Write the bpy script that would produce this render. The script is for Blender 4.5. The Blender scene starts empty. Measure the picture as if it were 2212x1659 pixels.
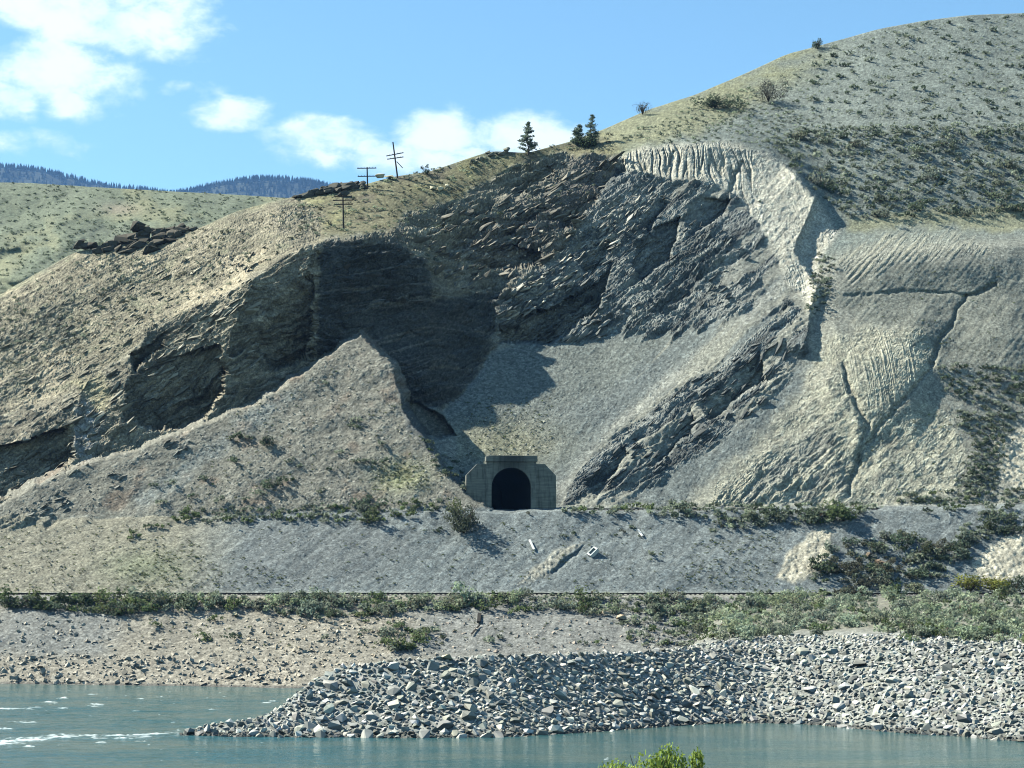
import bpy, bmesh, math, random
import numpy as np
from mathutils import Vector, Matrix

R = math.radians
scene = bpy.context.scene
col = scene.collection
random.seed(7)
rng = np.random.default_rng(11)

# ------------------------------------------------------------------ camera, sky, sun, exposure
F = 4555.0; CX, CY = 1106.0, 829.5; EYE = 12.0          # survey picture is 2212 x 1659
PITCH = math.atan(420.5 / F)
cam_d = bpy.data.cameras.new('camera'); cam = bpy.data.objects.new('camera', cam_d); col.objects.link(cam)
cam_d.sensor_width = 36; cam_d.lens = 36 * F / 2212
cam_d.clip_start = 1; cam_d.clip_end = 30000
cam.location = (0, 0, EYE); cam.rotation_euler = (R(90) + PITCH, 0, 0)
scene.camera = cam

SUN = Vector((-0.70, 0.25, 0.70)).normalized()
SUN_EL = math.asin(SUN.z); SUN_AZ = math.atan2(SUN.x, SUN.y)
sun_d = bpy.data.lights.new('sun', 'SUN'); sun = bpy.data.objects.new('sun', sun_d); col.objects.link(sun)
sun_d.energy = 5.0; sun_d.angle = R(0.53); sun_d.color = (1.0, 0.98, 0.87)
sun.rotation_euler = (-SUN).to_track_quat('-Z', 'Y').to_euler()

scene.view_settings.view_transform = 'Standard'
scene.view_settings.look = 'None'
scene.view_settings.exposure = 1.2
scene.view_settings.gamma = 1
scene.view_settings.use_curve_mapping = False
scene.render.engine = 'CYCLES'
cy = scene.cycles
cy.use_denoising = True; cy.denoising_input_passes = 'RGB_ALBEDO_NORMAL'; cy.denoising_prefilter = 'ACCURATE'; cy.filter_width = 1.1
cy.max_bounces = 5; cy.diffuse_bounces = 0; cy.glossy_bounces = 3; cy.transmission_bounces = 2
cy.volume_bounces = 0; cy.transparent_max_bounces = 6
cy.caustics_reflective = False; cy.caustics_refractive = False
cy.use_adaptive_sampling = False


class NT:                                               # small helper for node trees
    def __init__(s, tree): s.t = tree; s.n = tree.nodes; s.l = tree.links
    def new(s, kind, **kw):
        n = s.n.new(kind)
        for k, v in kw.items(): setattr(n, k, v)
        return n
    def put(s, sock, v):
        if isinstance(v, bpy.types.NodeSocket): s.l.new(v, sock)
        else: sock.default_value = v
    def m(s, op, a, b=None, c=None, clamp=False):
        n = s.new('ShaderNodeMath', operation=op, use_clamp=clamp)
        s.put(n.inputs[0], a)
        if b is not None: s.put(n.inputs[1], b)
        if c is not None: s.put(n.inputs[2], c)
        return n.outputs[0]
    def vm(s, op, a, b=None):
        n = s.new('ShaderNodeVectorMath', operation=op)
        s.put(n.inputs[0], a)
        if b is not None: s.put(n.inputs[1], b)
        return n.outputs[0]
    def xyz(s, x, y, z):
        n = s.new('ShaderNodeCombineXYZ')
        for i, v in enumerate((x, y, z)): s.put(n.inputs[i], v)
        return n.outputs[0]
    def noise(s, vec, scale, detail=4, rough=0.55, dist=0.0):
        n = s.new('ShaderNodeTexNoise'); s.put(n.inputs['Vector'], vec)
        n.inputs['Scale'].default_value = scale; n.inputs['Detail'].default_value = detail
        n.inputs['Roughness'].default_value = rough; n.inputs['Distortion'].default_value = dist
        return n.outputs[0]
    def ramp(s, f, lo, hi, a=0.0, b=1.0):
        n = s.new('ShaderNodeMapRange', interpolation_type='SMOOTHSTEP')
        s.put(n.inputs[0], f)
        for i, v in enumerate((lo, hi, a, b)): s.put(n.inputs[i + 1], v)
        return n.outputs[0]
    def mix(s, f, a, b, mode='MIX'):
        n = s.new('ShaderNodeMix', data_type='RGBA', blend_type=mode)
        s.put(n.inputs[0], f); s.put(n.inputs[6], a); s.put(n.inputs[7], b)
        return n.outputs[2]


world = bpy.data.worlds.new('World'); scene.world = world; world.use_nodes = True
w = NT(world.node_tree); w.n.clear()
sky = w.new('ShaderNodeTexSky', sky_type='NISHITA', sun_disc=False)
sky.sun_elevation = SUN_EL; sky.sun_rotation = SUN_AZ
sky.altitude = 400; sky.air_density = 1.0; sky.dust_density = 0.0; sky.ozone_density = 2.5
tc = w.new('ShaderNodeTexCoord')
dirv = w.vm('NORMALIZE', tc.outputs['Generated'])
sp = w.new('ShaderNodeSeparateXYZ'); w.l.new(dirv, sp.inputs[0])
az = w.m('ARCTAN2', sp.outputs[0], sp.outputs[1])
el = w.m('ARCSINE', sp.outputs[2])
cl_vec = w.xyz(az, w.m('MULTIPLY', el, 1.7), 0.0)
wob = w.noise(cl_vec, 24, 7, 0.58, 0.15)
fine = w.noise(cl_vec, 75, 6, 0.62, 0.3)
# cumulus banks: azimuth and elevation of the middle, half widths, weight
BANKS = [(250, 70, 250, 115, 1.35, 0.75), (60, 40, 140, 80, 1.3, .8), (150, 180, 190, 95, 1.3, 0.8), (150, 250, 85, 55, 1.2, .9), (25, 255, 85, 55, 1.2, .8),
         (60, 335, 150, 38, .85, 0.5), (490, 255, 115, 50, 1.25, 1.0), (430, 212, 100, 30, .75, 0.5), (690, 315, 165, 66, 1.15, .8),
         (950, 295, 125, 66, 1.6, 1.15), (1120, 300, 175, 62, 1.6, 1.1), (1010, 345, 330, 52, 1.2, .8), (485, 78, 26, 18, .45, .5),
         (-350, 180, 260, 110, 1., .9), (2900, 120, 300, 120, 1., .9)]
dens = None
for (px, py, rx, ry, wt, br) in BANKS:
    dx = w.m('DIVIDE', w.m('SUBTRACT', az, (px - CX) / F), rx / F)
    dy = w.m('DIVIDE', w.m('SUBTRACT', el, (1250 - py) / F), ry / F)
    r2 = w.m('ADD', w.m('MULTIPLY', dx, dx), w.m('MULTIPLY', dy, dy))
    d = w.m('MULTIPLY', w.m('SUBTRACT', 1.0, r2), wt)
    dens = d if dens is None else w.m('MAXIMUM', dens, d)
broad = w.noise(w.xyz(sp.outputs[0], sp.outputs[1], w.m('MULTIPLY', sp.outputs[2], 2.2)), 3.2, 5, 0.55)
away = w.ramp(w.m('ABSOLUTE', az), 0.32, 0.6)           # scattered cumulus all round the sky
high = w.ramp(el, 0.33, 0.5)
dens = w.m('MAXIMUM', dens, w.m('ADD', w.m('MULTIPLY', w.m('SUBTRACT', broad, 0.66), 5.0),
                                w.m('MULTIPLY', w.m('SUBTRACT', w.m('MAXIMUM', away, high), 1.0), 4.0)))
body = w.m('ADD', w.m('MAXIMUM', dens, -2.0), w.m('MULTIPLY', w.m('SUBTRACT', wob, 0.5), 2.6))
body = w.m('ADD', body, w.m('MULTIPLY', w.m('SUBTRACT', fine, 0.5), 1.5))
alpha = w.m('MULTIPLY', w.ramp(body, 0.05, 1.1), 0.86)
lit = w.ramp(w.m('ADD', body, w.m('MULTIPLY', w.m('SUBTRACT', w.noise(cl_vec, 40, 5), 0.5), 2.0)), 0.2, 1.5)
SKY_STR = 0.068
ccol = w.mix(lit, (5.2, 6.9, 7.9, 1), (7.9, 8.7, 8.3, 1))
tint = w.mix(1.0, sky.outputs[0], (0.93, 1.17, 1.13, 1), 'MULTIPLY')
skycol = w.mix(alpha, tint, ccol)
bg = w.new('ShaderNodeBackground'); w.put(bg.inputs[0], skycol); bg.inputs[1].default_value = SKY_STR
wo = w.new('ShaderNodeOutputWorld'); w.l.new(bg.outputs[0], wo.inputs[0])

# ------------------------------------------------------------------ numpy helpers
_perm = np.random.default_rng(5).permutation(256); _perm = np.concatenate([_perm, _perm])
_ga = np.random.default_rng(6).uniform(0, 2 * np.pi, 256); _gx, _gy = np.cos(_ga), np.sin(_ga)
def pn(x, y, seed=0):                                   # 2D gradient noise about -1..1
    x = np.asarray(x, float) + seed * 37.17; y = np.asarray(y, float) + seed * 91.73
    xi = np.floor(x).astype(np.int64); yi = np.floor(y).astype(np.int64)
    fx = x - xi; fy = y - yi; X = xi & 255; Y = yi & 255
    u = fx * fx * fx * (fx * (fx * 6 - 15) + 10); v = fy * fy * fy * (fy * (fy * 6 - 15) + 10)
    def g(ix, iy, ax, ay):
        h = _perm[_perm[ix & 255] + (iy & 255)]
        return _gx[h] * ax + _gy[h] * ay
    a = g(X, Y, fx, fy); b = g(X + 1, Y, fx - 1, fy); c = g(X, Y + 1, fx, fy - 1); d = g(X + 1, Y + 1, fx - 1, fy - 1)
    return 1.5 * (a + u * (b - a) + v * ((c + u * (d - c)) - (a + u * (b - a))))
def fbm(x, y, o=4, seed=0, g=0.5):
    s = 0; a = 1.0; n = 0
    for i in range(o):
        s = s + a * pn(x, y, seed + i * 3); n += a; a *= g; x = x * 2.03; y = y * 2.03
    return s / n
def ridged(x, y, o=4, seed=0, g=0.55):
    s = 0; a = 1.0; n = 0
    for i in range(o):
        s = s + a * (1 - 2 * np.abs(pn(x, y, seed + i * 3))); n += a; a *= g; x = x * 2.1; y = y * 2.1
    return s / n
def sstep(x, a, b):
    t = np.clip((x - a) / (b - a), 0, 1); return t * t * (3 - 2 * t)
def saw(q, edge=0.16):
    f = q - np.floor(q)
    return np.where(f < 1 - edge, f / (1 - edge), (1 - f) / edge) - 0.5
def worley(x, y, seed=0):                               # distance to nearest cell point, cell value
    xi = np.floor(x).astype(np.int64); yi = np.floor(y).astype(np.int64)
    best = np.full(np.shape(x), 9.0); val = np.zeros(np.shape(x))
    for i in (-1, 0, 1):
        for j in (-1, 0, 1):
            h = _perm[_perm[(xi + i + seed * 7) & 255] + ((yi + j) & 255)]
            ox = (h * 0.6180339) % 1.0; oy = (h * 0.7548776) % 1.0
            d = np.hypot(xi + i + ox - x, yi + j + oy - y)
            m = d < best; best = np.where(m, d, best); val = np.where(m, h / 255.0, val)
    return best, val
def sdist(px, py, poly):                                # signed distance to a polygon, negative inside
    d = np.full(np.shape(px), 1e9); ins = np.zeros(np.shape(px), bool); n = len(poly)
    for i in range(n):
        x1, y1 = poly[i]; x2, y2 = poly[(i + 1) % n]
        ex, ey = x2 - x1, y2 - y1
        t = np.clip(((px - x1) * ex + (py - y1) * ey) / (ex * ex + ey * ey + 1e-9), 0, 1)
        d = np.minimum(d, np.hypot(px - x1 - t * ex, py - y1 - t * ey))
        if y1 != y2:
            c = ((y1 > py) != (y2 > py)) & (px < (x2 - x1) * (py - y1) / (y2 - y1) + x1)
            ins ^= c
    return np.where(ins, -d, d)
def ldist(px, py, pts):                                 # distance to a polyline, side (+ = right of travel), 0..1 along
    d = np.full(np.shape(px), 1e9); side = np.zeros(np.shape(px)); al = np.zeros(np.shape(px)); n = len(pts) - 1
    for i in range(n):
        x1, y1 = pts[i]; x2, y2 = pts[i + 1]
        ex, ey = x2 - x1, y2 - y1
        t = np.clip(((px - x1) * ex + (py - y1) * ey) / (ex * ex + ey * ey + 1e-9), 0, 1)
        dd = np.hypot(px - x1 - t * ex, py - y1 - t * ey)
        m = dd < d; d = np.where(m, dd, d)
        side = np.where(m, np.sign((px - x1) * ey - (py - y1) * ex), side); al = np.where(m, (i + t) / n, al)
    return d, side, al

SP, CP = math.sin(PITCH), math.cos(PITCH)
def rayxt(px, py):                                      # world direction with y = 1: (X, 1, T)
    dx = (px - CX) / F; dy = (CY - py) / F
    y = CP - dy * SP
    return dx / y, (SP + dy * CP) / y
def at(px, py, D):
    X, T = rayxt(px, py); return Vector((X * D, D, EYE + T * D))
def proj(P):
    P = np.asarray(P, float); x, y, z = P[..., 0], P[..., 1], P[..., 2] - EYE
    dep = y * CP + z * SP; up = -y * SP + z * CP
    return CX + F * x / dep, CY - F * up / dep
def D_at_z(px, py, z):
    X, T = rayxt(px, py); return (z - EYE) / T

def tag(o, label=None, cat=None, group=None, kind=None):
    if label: o['label'] = label
    if cat: o['category'] = cat
    if group: o['group'] = group
    if kind: o['kind'] = kind
    return o
def link(name, me, mat=None, parent=None):
    o = bpy.data.objects.new(name, me)
    if mat is not None and not me.materials: me.materials.append(mat)
    col.objects.link(o)
    if parent is not None: o.parent = parent
    return o
def empty(name, loc):
    o = bpy.data.objects.new(name, None); o.empty_display_size = 0.3; o.location = loc; col.objects.link(o); return o
def np_mesh(name, V, faces4=None, faces3=None, colr=None, smooth=False):
    me = bpy.data.meshes.new(name)
    V = np.asarray(V, np.float32); me.vertices.add(len(V)); me.vertices.foreach_set('co', V.ravel())
    f4 = np.zeros((0, 4), np.int32) if faces4 is None else np.asarray(faces4, np.int32)
    f3 = np.zeros((0, 3), np.int32) if faces3 is None else np.asarray(faces3, np.int32)
    loops = np.concatenate([f4.ravel(), f3.ravel()])
    me.loops.add(len(loops)); me.loops.foreach_set('vertex_index', loops)
    n4, n3 = len(f4), len(f3)
    st = np.concatenate([np.arange(n4) * 4, n4 * 4 + np.arange(n3) * 3]).astype(np.int32)
    tot = np.concatenate([np.full(n4, 4), np.full(n3, 3)]).astype(np.int32)
    me.polygons.add(n4 + n3); me.polygons.foreach_set('loop_start', st); me.polygons.foreach_set('loop_total', tot)
    me.polygons.foreach_set('use_smooth', np.full(n4 + n3, smooth))
    me.update(calc_edges=True)
    if colr is not None:
        a = me.color_attributes.new('tone', 'FLOAT_COLOR', 'POINT')
        c = np.ones((len(V), 4), np.float32); c[:, :3] = colr; a.data.foreach_set('color', c.ravel())
    return me
def grid_faces(nr, nc):
    i = np.arange(nr * nc).reshape(nr, nc)
    return np.stack([i[:-1, :-1], i[:-1, 1:], i[1:, 1:], i[1:, :-1]], -1).reshape(-1, 4)

# ------------------------------------------------------------------ materials
def material(name):
    m = bpy.data.materials.new(name); m.use_nodes = True
    t = NT(m.node_tree); b = t.n['Principled BSDF']; b.inputs['Roughness'].default_value = 0.95
    b.inputs['Specular IOR Level'].default_value = 0.12
    return m, t, b
def earth_material(name, bump=0.5, s1=1.3, s2=5.0, var=0.55):
    m, t, b = material(name)
    a = t.new('ShaderNodeVertexColor', layer_name='tone')
    g = t.new('ShaderNodeNewGeometry').outputs['Position']
    n1 = t.noise(g, s1, 6, 0.65); n2 = t.noise(g, s2, 4, 0.7)
    k = t.m('ADD', t.m('MULTIPLY', n1, var), t.m('ADD', t.m('MULTIPLY', n2, var * 1.2), 1.0 - var * 1.1))
    for sc_, lo_, hi_ in ((2.3, .79, 1.26), (5.5, .76, 1.28)):                # pebbles of differing tone
        vo = t.new('ShaderNodeTexVoronoi'); t.put(vo.inputs['Vector'], g); vo.inputs['Scale'].default_value = sc_
        sr = t.new('ShaderNodeSeparateColor'); t.l.new(vo.outputs['Color'], sr.inputs[0])
        k = t.m('MULTIPLY', k, t.m('ADD', t.m('MULTIPLY', t.m('POWER', sr.outputs[0], 1.5), hi_ - lo_), lo_))
    c = t.mix(1.0, a.outputs[0], t.xyz(k, k, k), 'MULTIPLY')
    t.put(b.inputs['Base Color'], c)
    bp = t.new('ShaderNodeBump'); bp.inputs['Strength'].default_value = bump; bp.inputs['Distance'].default_value = 0.25
    t.put(bp.inputs['Height'], t.m('ADD', t.m('MULTIPLY', n1, 0.6), t.m('MULTIPLY', n2, 0.6)))
    t.l.new(bp.outputs[0], b.inputs['Normal'])
    return m
M = {}
M['earth'] = earth_material('weathered ground', 0.3)
M['rockface'] = earth_material('layered rock', 0.8, 0.9, 3.2, 0.6)
def plain_material(name, c, var=0.4, scale=4.0, rough=0.9, bump=0.0, obj_var=0.0):
    m, t, b = material(name); b.inputs['Roughness'].default_value = rough
    g = t.new('ShaderNodeNewGeometry').outputs['Position']
    n = t.noise(g, scale, 4, 0.6)
    k = t.m('ADD', t.m('MULTIPLY', n, var * 2), 1 - var)
    if obj_var:
        oi = t.new('ShaderNodeObjectInfo')
        k = t.m('MULTIPLY', k, t.m('ADD', t.m('MULTIPLY', oi.outputs['Random'], obj_var * 2), 1 - obj_var))
    t.put(b.inputs['Base Color'], t.mix(1.0, (*c, 1), t.xyz(k, k, k), 'MULTIPLY'))
    if bump:
        bp = t.new('ShaderNodeBump'); bp.inputs['Strength'].default_value = bump; bp.inputs['Distance'].default_value = 0.1
        t.put(bp.inputs['Height'], n); t.l.new(bp.outputs[0], b.inputs['Normal'])
    return m
def tone_material(name, var=0.35, scale=3.0, rough=0.95, leaf=False, obj_var=0.0):
    m, t, b = material(name); b.inputs['Roughness'].default_value = rough
    a = t.new('ShaderNodeVertexColor', layer_name='tone')
    g = t.new('ShaderNodeNewGeometry').outputs['Position']
    n = t.noise(g, scale, 3, 0.6)
    k = t.m('ADD', t.m('MULTIPLY', n, var * 2), 1 - var)
    c = t.mix(1.0, a.outputs[0], t.xyz(k, k, k), 'MULTIPLY')
    if obj_var:
        oi = t.new('ShaderNodeObjectInfo')
        c = t.mix(1.0, c, oi.outputs['Color'], 'MULTIPLY')
    t.put(b.inputs['Base Color'], c)
    if leaf:
        tr = t.new('ShaderNodeBsdfTranslucent'); t.put(tr.inputs[0], c)
        mx = t.new('ShaderNodeMixShader'); mx.inputs[0].default_value = 0.38
        t.l.new(b.outputs[0], mx.inputs[1]); t.l.new(tr.outputs[0], mx.inputs[2])
        t.l.new(mx.outputs[0], t.n['Material Output'].inputs[0])
    return m
M['boulder'] = tone_material('split stone', 0.35, 1.6, 0.9, False, 1)
M['leaf'] = tone_material('leaves', 0.3, 2.0, 0.9, True, 1)
M['wood'] = plain_material('old dark timber', (.035, .032, .028), .3, 3, .9)
M['bark'] = plain_material('bark', (.07, .055, .04), .3, 5, .95)
M['steel'] = plain_material('rail steel', (.05, .04, .035), .3, 3, .6)
M['pale'] = plain_material('bleached board', (.75, .74, .68), .15, 3, .8)
M['ballast'] = plain_material('ballast', (.16, .15, .135), .4, 6, .95, .5)

# ------------------------------------------------------------------ the mountainside: surveyed break lines (px, py, distance)
BRK = {
 'bank_top':   [(-260,1330,257),(0,1328,257),(300,1322,257),(600,1330,257),(900,1325,257),(1300,1325,257),(2480,1325,257)],
 'bench_edge': [(-260,1289,262),(2480,1289,262)],
 'bench_back': [(-260,1279.5,269),(2480,1279.5,269)],
 'upper_edge': [(-260,1130,286),(300,1124,286),(420,1118,286),(700,1108,285),(900,1103,284),(1050,1105,284),(1200,1102,284),(1500,1103,285),(1850,1099,285),(2212,1094,285),(2480,1092,285)],
 'upper_back': [(-260,1124,287.5),(300,1119,287),(700,1104,287),(900,1099,288),(980,1099,290),(1000,1100,292.5),(1210,1098,292.5),(1500,1099,292),(1850,1095,292),(2212,1090,292),(2480,1088,292)],
 'foot':  [(-260,1112,289),(0,1090,293),(160,1035,298),(300,1000,301),(480,930,307),(560,890,311),(680,860,317),(780,860,319),(860,862,319),(920,872,316),(960,885,313.5),(1000,850,318),(1030,800,322),(1060,762,326),(1120,745,329),(1300,735,329),(1420,740,326),(1500,700,327),(1600,690,323),(1740,755,316),(1800,760,314),(2000,785,315),(2212,785,317),(2480,785,318)],
 'rim':   [(-260,850,331),(0,800,331),(160,760,329),(350,690,325),(480,640,321),(560,592,319),(600,560,320),(640,540,322),(700,523,324),(780,520,326),(850,525,327),(920,570,327),(950,630,328.5),(1000,638,332),(1080,628,337),(1150,600,339.5),(1200,540,342.5),(1300,430,352),(1400,385,356),(1500,385,355),(1600,430,352),(1700,560,338),(1740,600,335),(1800,570,335),(1900,545,338),(2212,530,346),(2480,530,348)],
 'terrace': [(-260,800,338),(0,715,340),(160,655,340),(350,600,338),(480,550,336),(600,490,338),(700,465,344),(850,455,348),(1000,490,350),(1150,450,353),(1250,372,360),(1340,342,363),(1400,322,365),(1500,314,366),(1600,318,366),(1660,338,364),(1710,372,361),(1758,430,355),(1800,490,349),(1830,496,349),(1900,492,351),(2212,484,359),(2480,480,362)],
 'road': [(-260,768,344),(0,676,348),(160,600,348),(350,545,346),(480,505,344),(600,461,346),(700,438,351),(850,418,355),(1000,418,358),(1150,390,363),(1250,336,366),(1340,298,371),(1400,280,378),(1500,262,386),(1600,255,391),(1700,268,389),(1850,286,383),(2000,284,384),(2212,277,388),(2480,270,390)],
 'crest': [(-260,740,350),(-100,690,353),(0,637,356),(80,590,357),(160,545,356),(250,528,354),(410,497,352),(440,490,350),(500,460,351),(600,432,353),(640,424,356),(700,412,358),(790,398,360),(850,381,362),(925,371,364),(1000,346,366),(1060,326,368),(1140,330,367),(1230,306,372),(1300,281,379),(1400,237,396),(1500,205,408),(1600,163,420),(1700,117,430),(1760,101,433),(1800,90,436),(1900,62,440),(2000,44,444),(2100,32,447),(2212,28,450),(2480,34,452)],
}
NC, NR = 1240, 640
gpx = np.linspace(-260, 2480, NC)
def smooth1(a, n):
    k = np.ones(n) / n
    return np.convolve(np.pad(a, n, mode='edge'), k, 'same')[n:-n]
lines = []
X_, T_ = rayxt(gpx, np.full(NC, 1512.0)); lines.append((np.full(NC, 1512.0), np.full(NC, 232.0)))
ysh = np.interp(gpx, [-260, 0, 400, 640, 1200, 2480], [1474, 1477, 1482, 1487, 1487, 1487])
lines.append((ysh, D_at_z(gpx, ysh, 0.0)))
for k, n in (('bank_top', 15), ('bench_edge', 5), ('bench_back', 5), ('upper_edge', 15), ('upper_back', 9), ('foot', 13), ('rim', 13), ('terrace', 13), ('road', 15), ('crest', 15)):
    p = np.array(BRK[k], float)
    lines.append((smooth1(np.interp(gpx, p[:, 0], p[:, 1]), n), smooth1(np.interp(gpx, p[:, 0], p[:, 2]), n)))
LY = np.array([l[0] for l in lines]); LD = np.array([l[1] for l in lines])
for i_ in (2, 3, 5, 6): LY[i_] += (2.5 if i_ == 3 else 5) * fbm(gpx / 60, gpx * 0, 2, 7)
crest_y = LY[-1]
v = np.linspace(0, 1, NR)[:, None]
PY = LY[0][None, :] * (1 - v) + crest_y[None, :] * v    # row 0 at the river, last row on the skyline
PX = np.broadcast_to(gpx[None, :], PY.shape).copy()
D = np.empty_like(PY)
for j in range(NC):
    D[:, j] = np.interp(-PY[:, j], -LY[:, j], LD[:, j])
for _ in range(3):                                       # round the break lines a little
    D[1:-1] = 0.25 * D[:-2] + 0.5 * D[1:-1] + 0.25 * D[2:]

wx = 13 * fbm(PX / 50, PY / 50, 5, 40, .62); wy = 13 * fbm(PX / 50, PY / 50, 5, 55, .62)      # ragged borders
WX = PX + wx; WY = PY + wy
def inside(poly, soft=8, warp=1.0):
    return 1 - sstep(sdist(PX + wx * warp, PY + wy * warp, poly), -soft, soft)
def plane_D(px, py, pts):                                # 1/D is linear in the picture for a plane
    A = np.array([[a, b, 1] for a, b, _ in pts], float); c = np.linalg.solve(A, np.array([1 / d for *_, d in pts]))
    return 1 / (c[0] * px + c[1] * py + c[2])
def body(poly, pts, k, warp=0.5):
    global D
    s = sdist(PX + wx * warp, PY + wy * warp, poly)
    d = plane_D(PX, PY, pts) + k * np.maximum(0, s)
    inn = d < D; D = np.minimum(D, d); return inn
def bite(poly, A, dr, soft=3, warp=0.8):
    global D
    X, Y = PX + wx * warp, PY + wy * warp
    p = np.array(poly, float); q = p @ np.array(dr) / math.hypot(*dr); lo, hi = q.min(), q.max()
    t = ((X * dr[0] + Y * dr[1]) / math.hypot(*dr) - lo) / (hi - lo)
    m = 1 - sstep(sdist(X, Y, poly), -soft, soft)
    D = D + A * .075 * (hi - lo) * m * np.clip(1 - t, 0, 1); return m
def bulge(cx, cyy, rx, ry, A, ang=0, pw=1.0):
    global D
    c, s = math.cos(R(ang)), math.sin(R(ang)); X = PX - cx; Y = PY - cyy
    u = (X * c + Y * s) / rx; w_ = (-X * s + Y * c) / ry
    D = D - A * np.exp(-(u * u + w_ * w_) ** pw)
def groove(pts, wd, A, warp=0.5):
    global D
    d, _, al = ldist(PX + wx * warp, PY + wy * warp, pts); e = np.exp(-(d / wd) ** 2)
    D = D + A * e; return e
def ridge(pts, A, wl, wr, warp=0.6):
    global D
    d, s, al = ldist(PX + wx * warp, PY + wy * warp, pts)
    e = np.exp(-d / np.where(s > 0, wr, wl)) * sstep(al, 0, .15) * (1 - sstep(al, .85, 1)); D = D - A * e; return e

# gentle relief of the open hill
hill = sstep(LY[8][None, :] - PY, -10, 40)
bulge(1480, 300, 150, 50, 4); bulge(2080, 560, 170, 60, 3); bulge(2170, 710, 80, 75, 2.5)
bulge(1920, 810, 95, 105, 2.6, 10, 1.5); bulge(1500, 1230, 240, 60, 1.2); bulge(300, 1230, 200, 60, 1.0)
bulge(1990, 700, 60, 40, 2)
# buttress and ribs of the rock
ridge([(690, 520), (668, 560), (652, 605), (676, 655), (688, 720), (674, 800)], 3.0, 50, 16, 1.3)
ridge([(560, 585), (530, 640), (500, 720), (480, 800), (475, 880)], 3.0, 60, 14)
ridge([(330, 690), (300, 760), (272, 830), (262, 900), (255, 960)], 2.5, 50, 16)
ridge([(200, 800), (175, 850), (160, 920), (165, 1000)], 2.5, 50, 14)
ridge([(1170, 575), (1110, 620), (1082, 660), (1072, 720)], 3.0, 14, 70)
ridge([(1680, 350), (1720, 375), (1762, 425), (1738, 480), (1715, 540), (1728, 570), (1764, 620), (1752, 665), (1738, 745), (1735, 780)], 3.2, 75, 9)
ridge([(1775, 800), (1800, 860), (1850, 900), (1862, 940), (1840, 1000)], .9, 60, 22)
bites = np.zeros_like(D)
for poly, A, dr in [
    ([(282,812),(330,788),(400,765),(470,745),(492,800),(480,850),(440,905),(400,932),(330,930),(268,905)], 0.92, (-.5,-.85)),
    ([(-200,985),(0,962),(60,950),(150,920),(162,985),(130,1020),(60,1065),(-200,1110)], 0.92, (-.3,-.9)),
    ([(278,768),(340,735),(366,712),(345,765),(292,802)], 0.92, (-.2,-1)),
    ([(560,700),(600,640),(640,600),(676,596),(678,770),(600,800),(560,760)], 0.85, (-.7,-.7)),
    ([(1290,355),(1345,330),(1352,370),(1300,408),(1266,395)], 0.92, (-.5,-.8)),
    ([(1000,560),(1060,525),(1168,540),(1172,574),(1060,585)], 0.92, (-.2,-1)),
    ([(1178,475),(1280,402),(1292,432),(1230,492)], 0.92, (-.5,-.8)),
    ([(1060,505),(1150,440),(1180,452),(1100,520)], 0.85, (-.5,-.8)),
    ([(1085,410),(1180,352),(1200,372),(1110,438)], 0.85, (-.5,-.8)),
    ([(860,482),(955,468),(966,490),(900,505)], 0.85, (-.1,-1)),
    ([(960,520),(1060,470),(1075,486),(985,545)], 0.85, (-.4,-.9)),
    ([(1075,680),(1180,668),(1290,610),(1330,560),(1290,680),(1190,742),(1078,742)], 0.92, (-.4,-.9)),
    ([(1200,660),(1270,630),(1280,650),(1215,690)], 0.85, (-.4,-.9)),
    ([(1500,425),(1585,432),(1560,470),(1500,505),(1470,480)], 0.60, (-.6,-.7)),
    ([(1388,505),(1470,470),(1450,560),(1385,610),(1365,580)], 0.92, (-.7,-.6)),
    ([(1240,560),(1300,520),(1330,530),(1270,600)], 0.85, (-.6,-.7)),
    ([(1380,480),(1420,430),(1440,440),(1400,510)], 0.85, (-.7,-.6)),
    ([(1500,870),(1640,760),(1655,820),(1540,910)], 0.85, (-.6,-.7)),
    ([(1400,960),(1490,880),(1510,915),(1430,1000)], 0.85, (-.6,-.7)),
    ([(1260,1050),(1340,960),(1360,985),(1290,1070)], 0.85, (-.6,-.7)),
    ([(866,850),(900,868),(960,905),(985,940),(940,945),(880,925)], 0.85, (-.2,-1)),
    ([(90,1130),(150,1098),(190,1085),(165,1112),(100,1142)], 0.85, (-.6,-.7)),
    ([(1195,1225),(1240,1195),(1262,1175),(1245,1200),(1195,1240)], 0.85, (-.6,-.7)),
]:
    bites = np.maximum(bites, bite(poly, A, dr))
MOUND = [(781,720),(815,760),(850,800),(866,850),(868,885),(900,930),(950,1000),(1000,1060),(1062,1104),(1062,1150),(-300,1300),(-300,1215),(0,1092),(160,1012),(380,945),(470,905),(540,880),(620,830),(680,788),(730,755)]
in_mound = body(MOUND, [(780,730,314),(300,1122,286.6),(1040,1105,284.4)], 0.9, 1.0)
g1 = groove([(2150,618),(2085,640),(2060,690),(2030,740),(2012,782)], 4.5, .9, 1.2)
g2 = groove([(1830,640),(1950,628),(2085,640)], 4, .5, 1.2)
g3 = groove([(1822,790),(1840,850),(1872,915),(1850,1000),(1830,1070)], 5, .7, 1.0)
g4 = groove([(1850,1000),(1890,930),(1950,870),(2005,800),(2012,782)], 5, .6, 1.0)
g5 = groove([(1450,390),(1454,330)], 3, .8); g6 = groove([(1575,420),(1600,350)], 4, 1.2)

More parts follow.
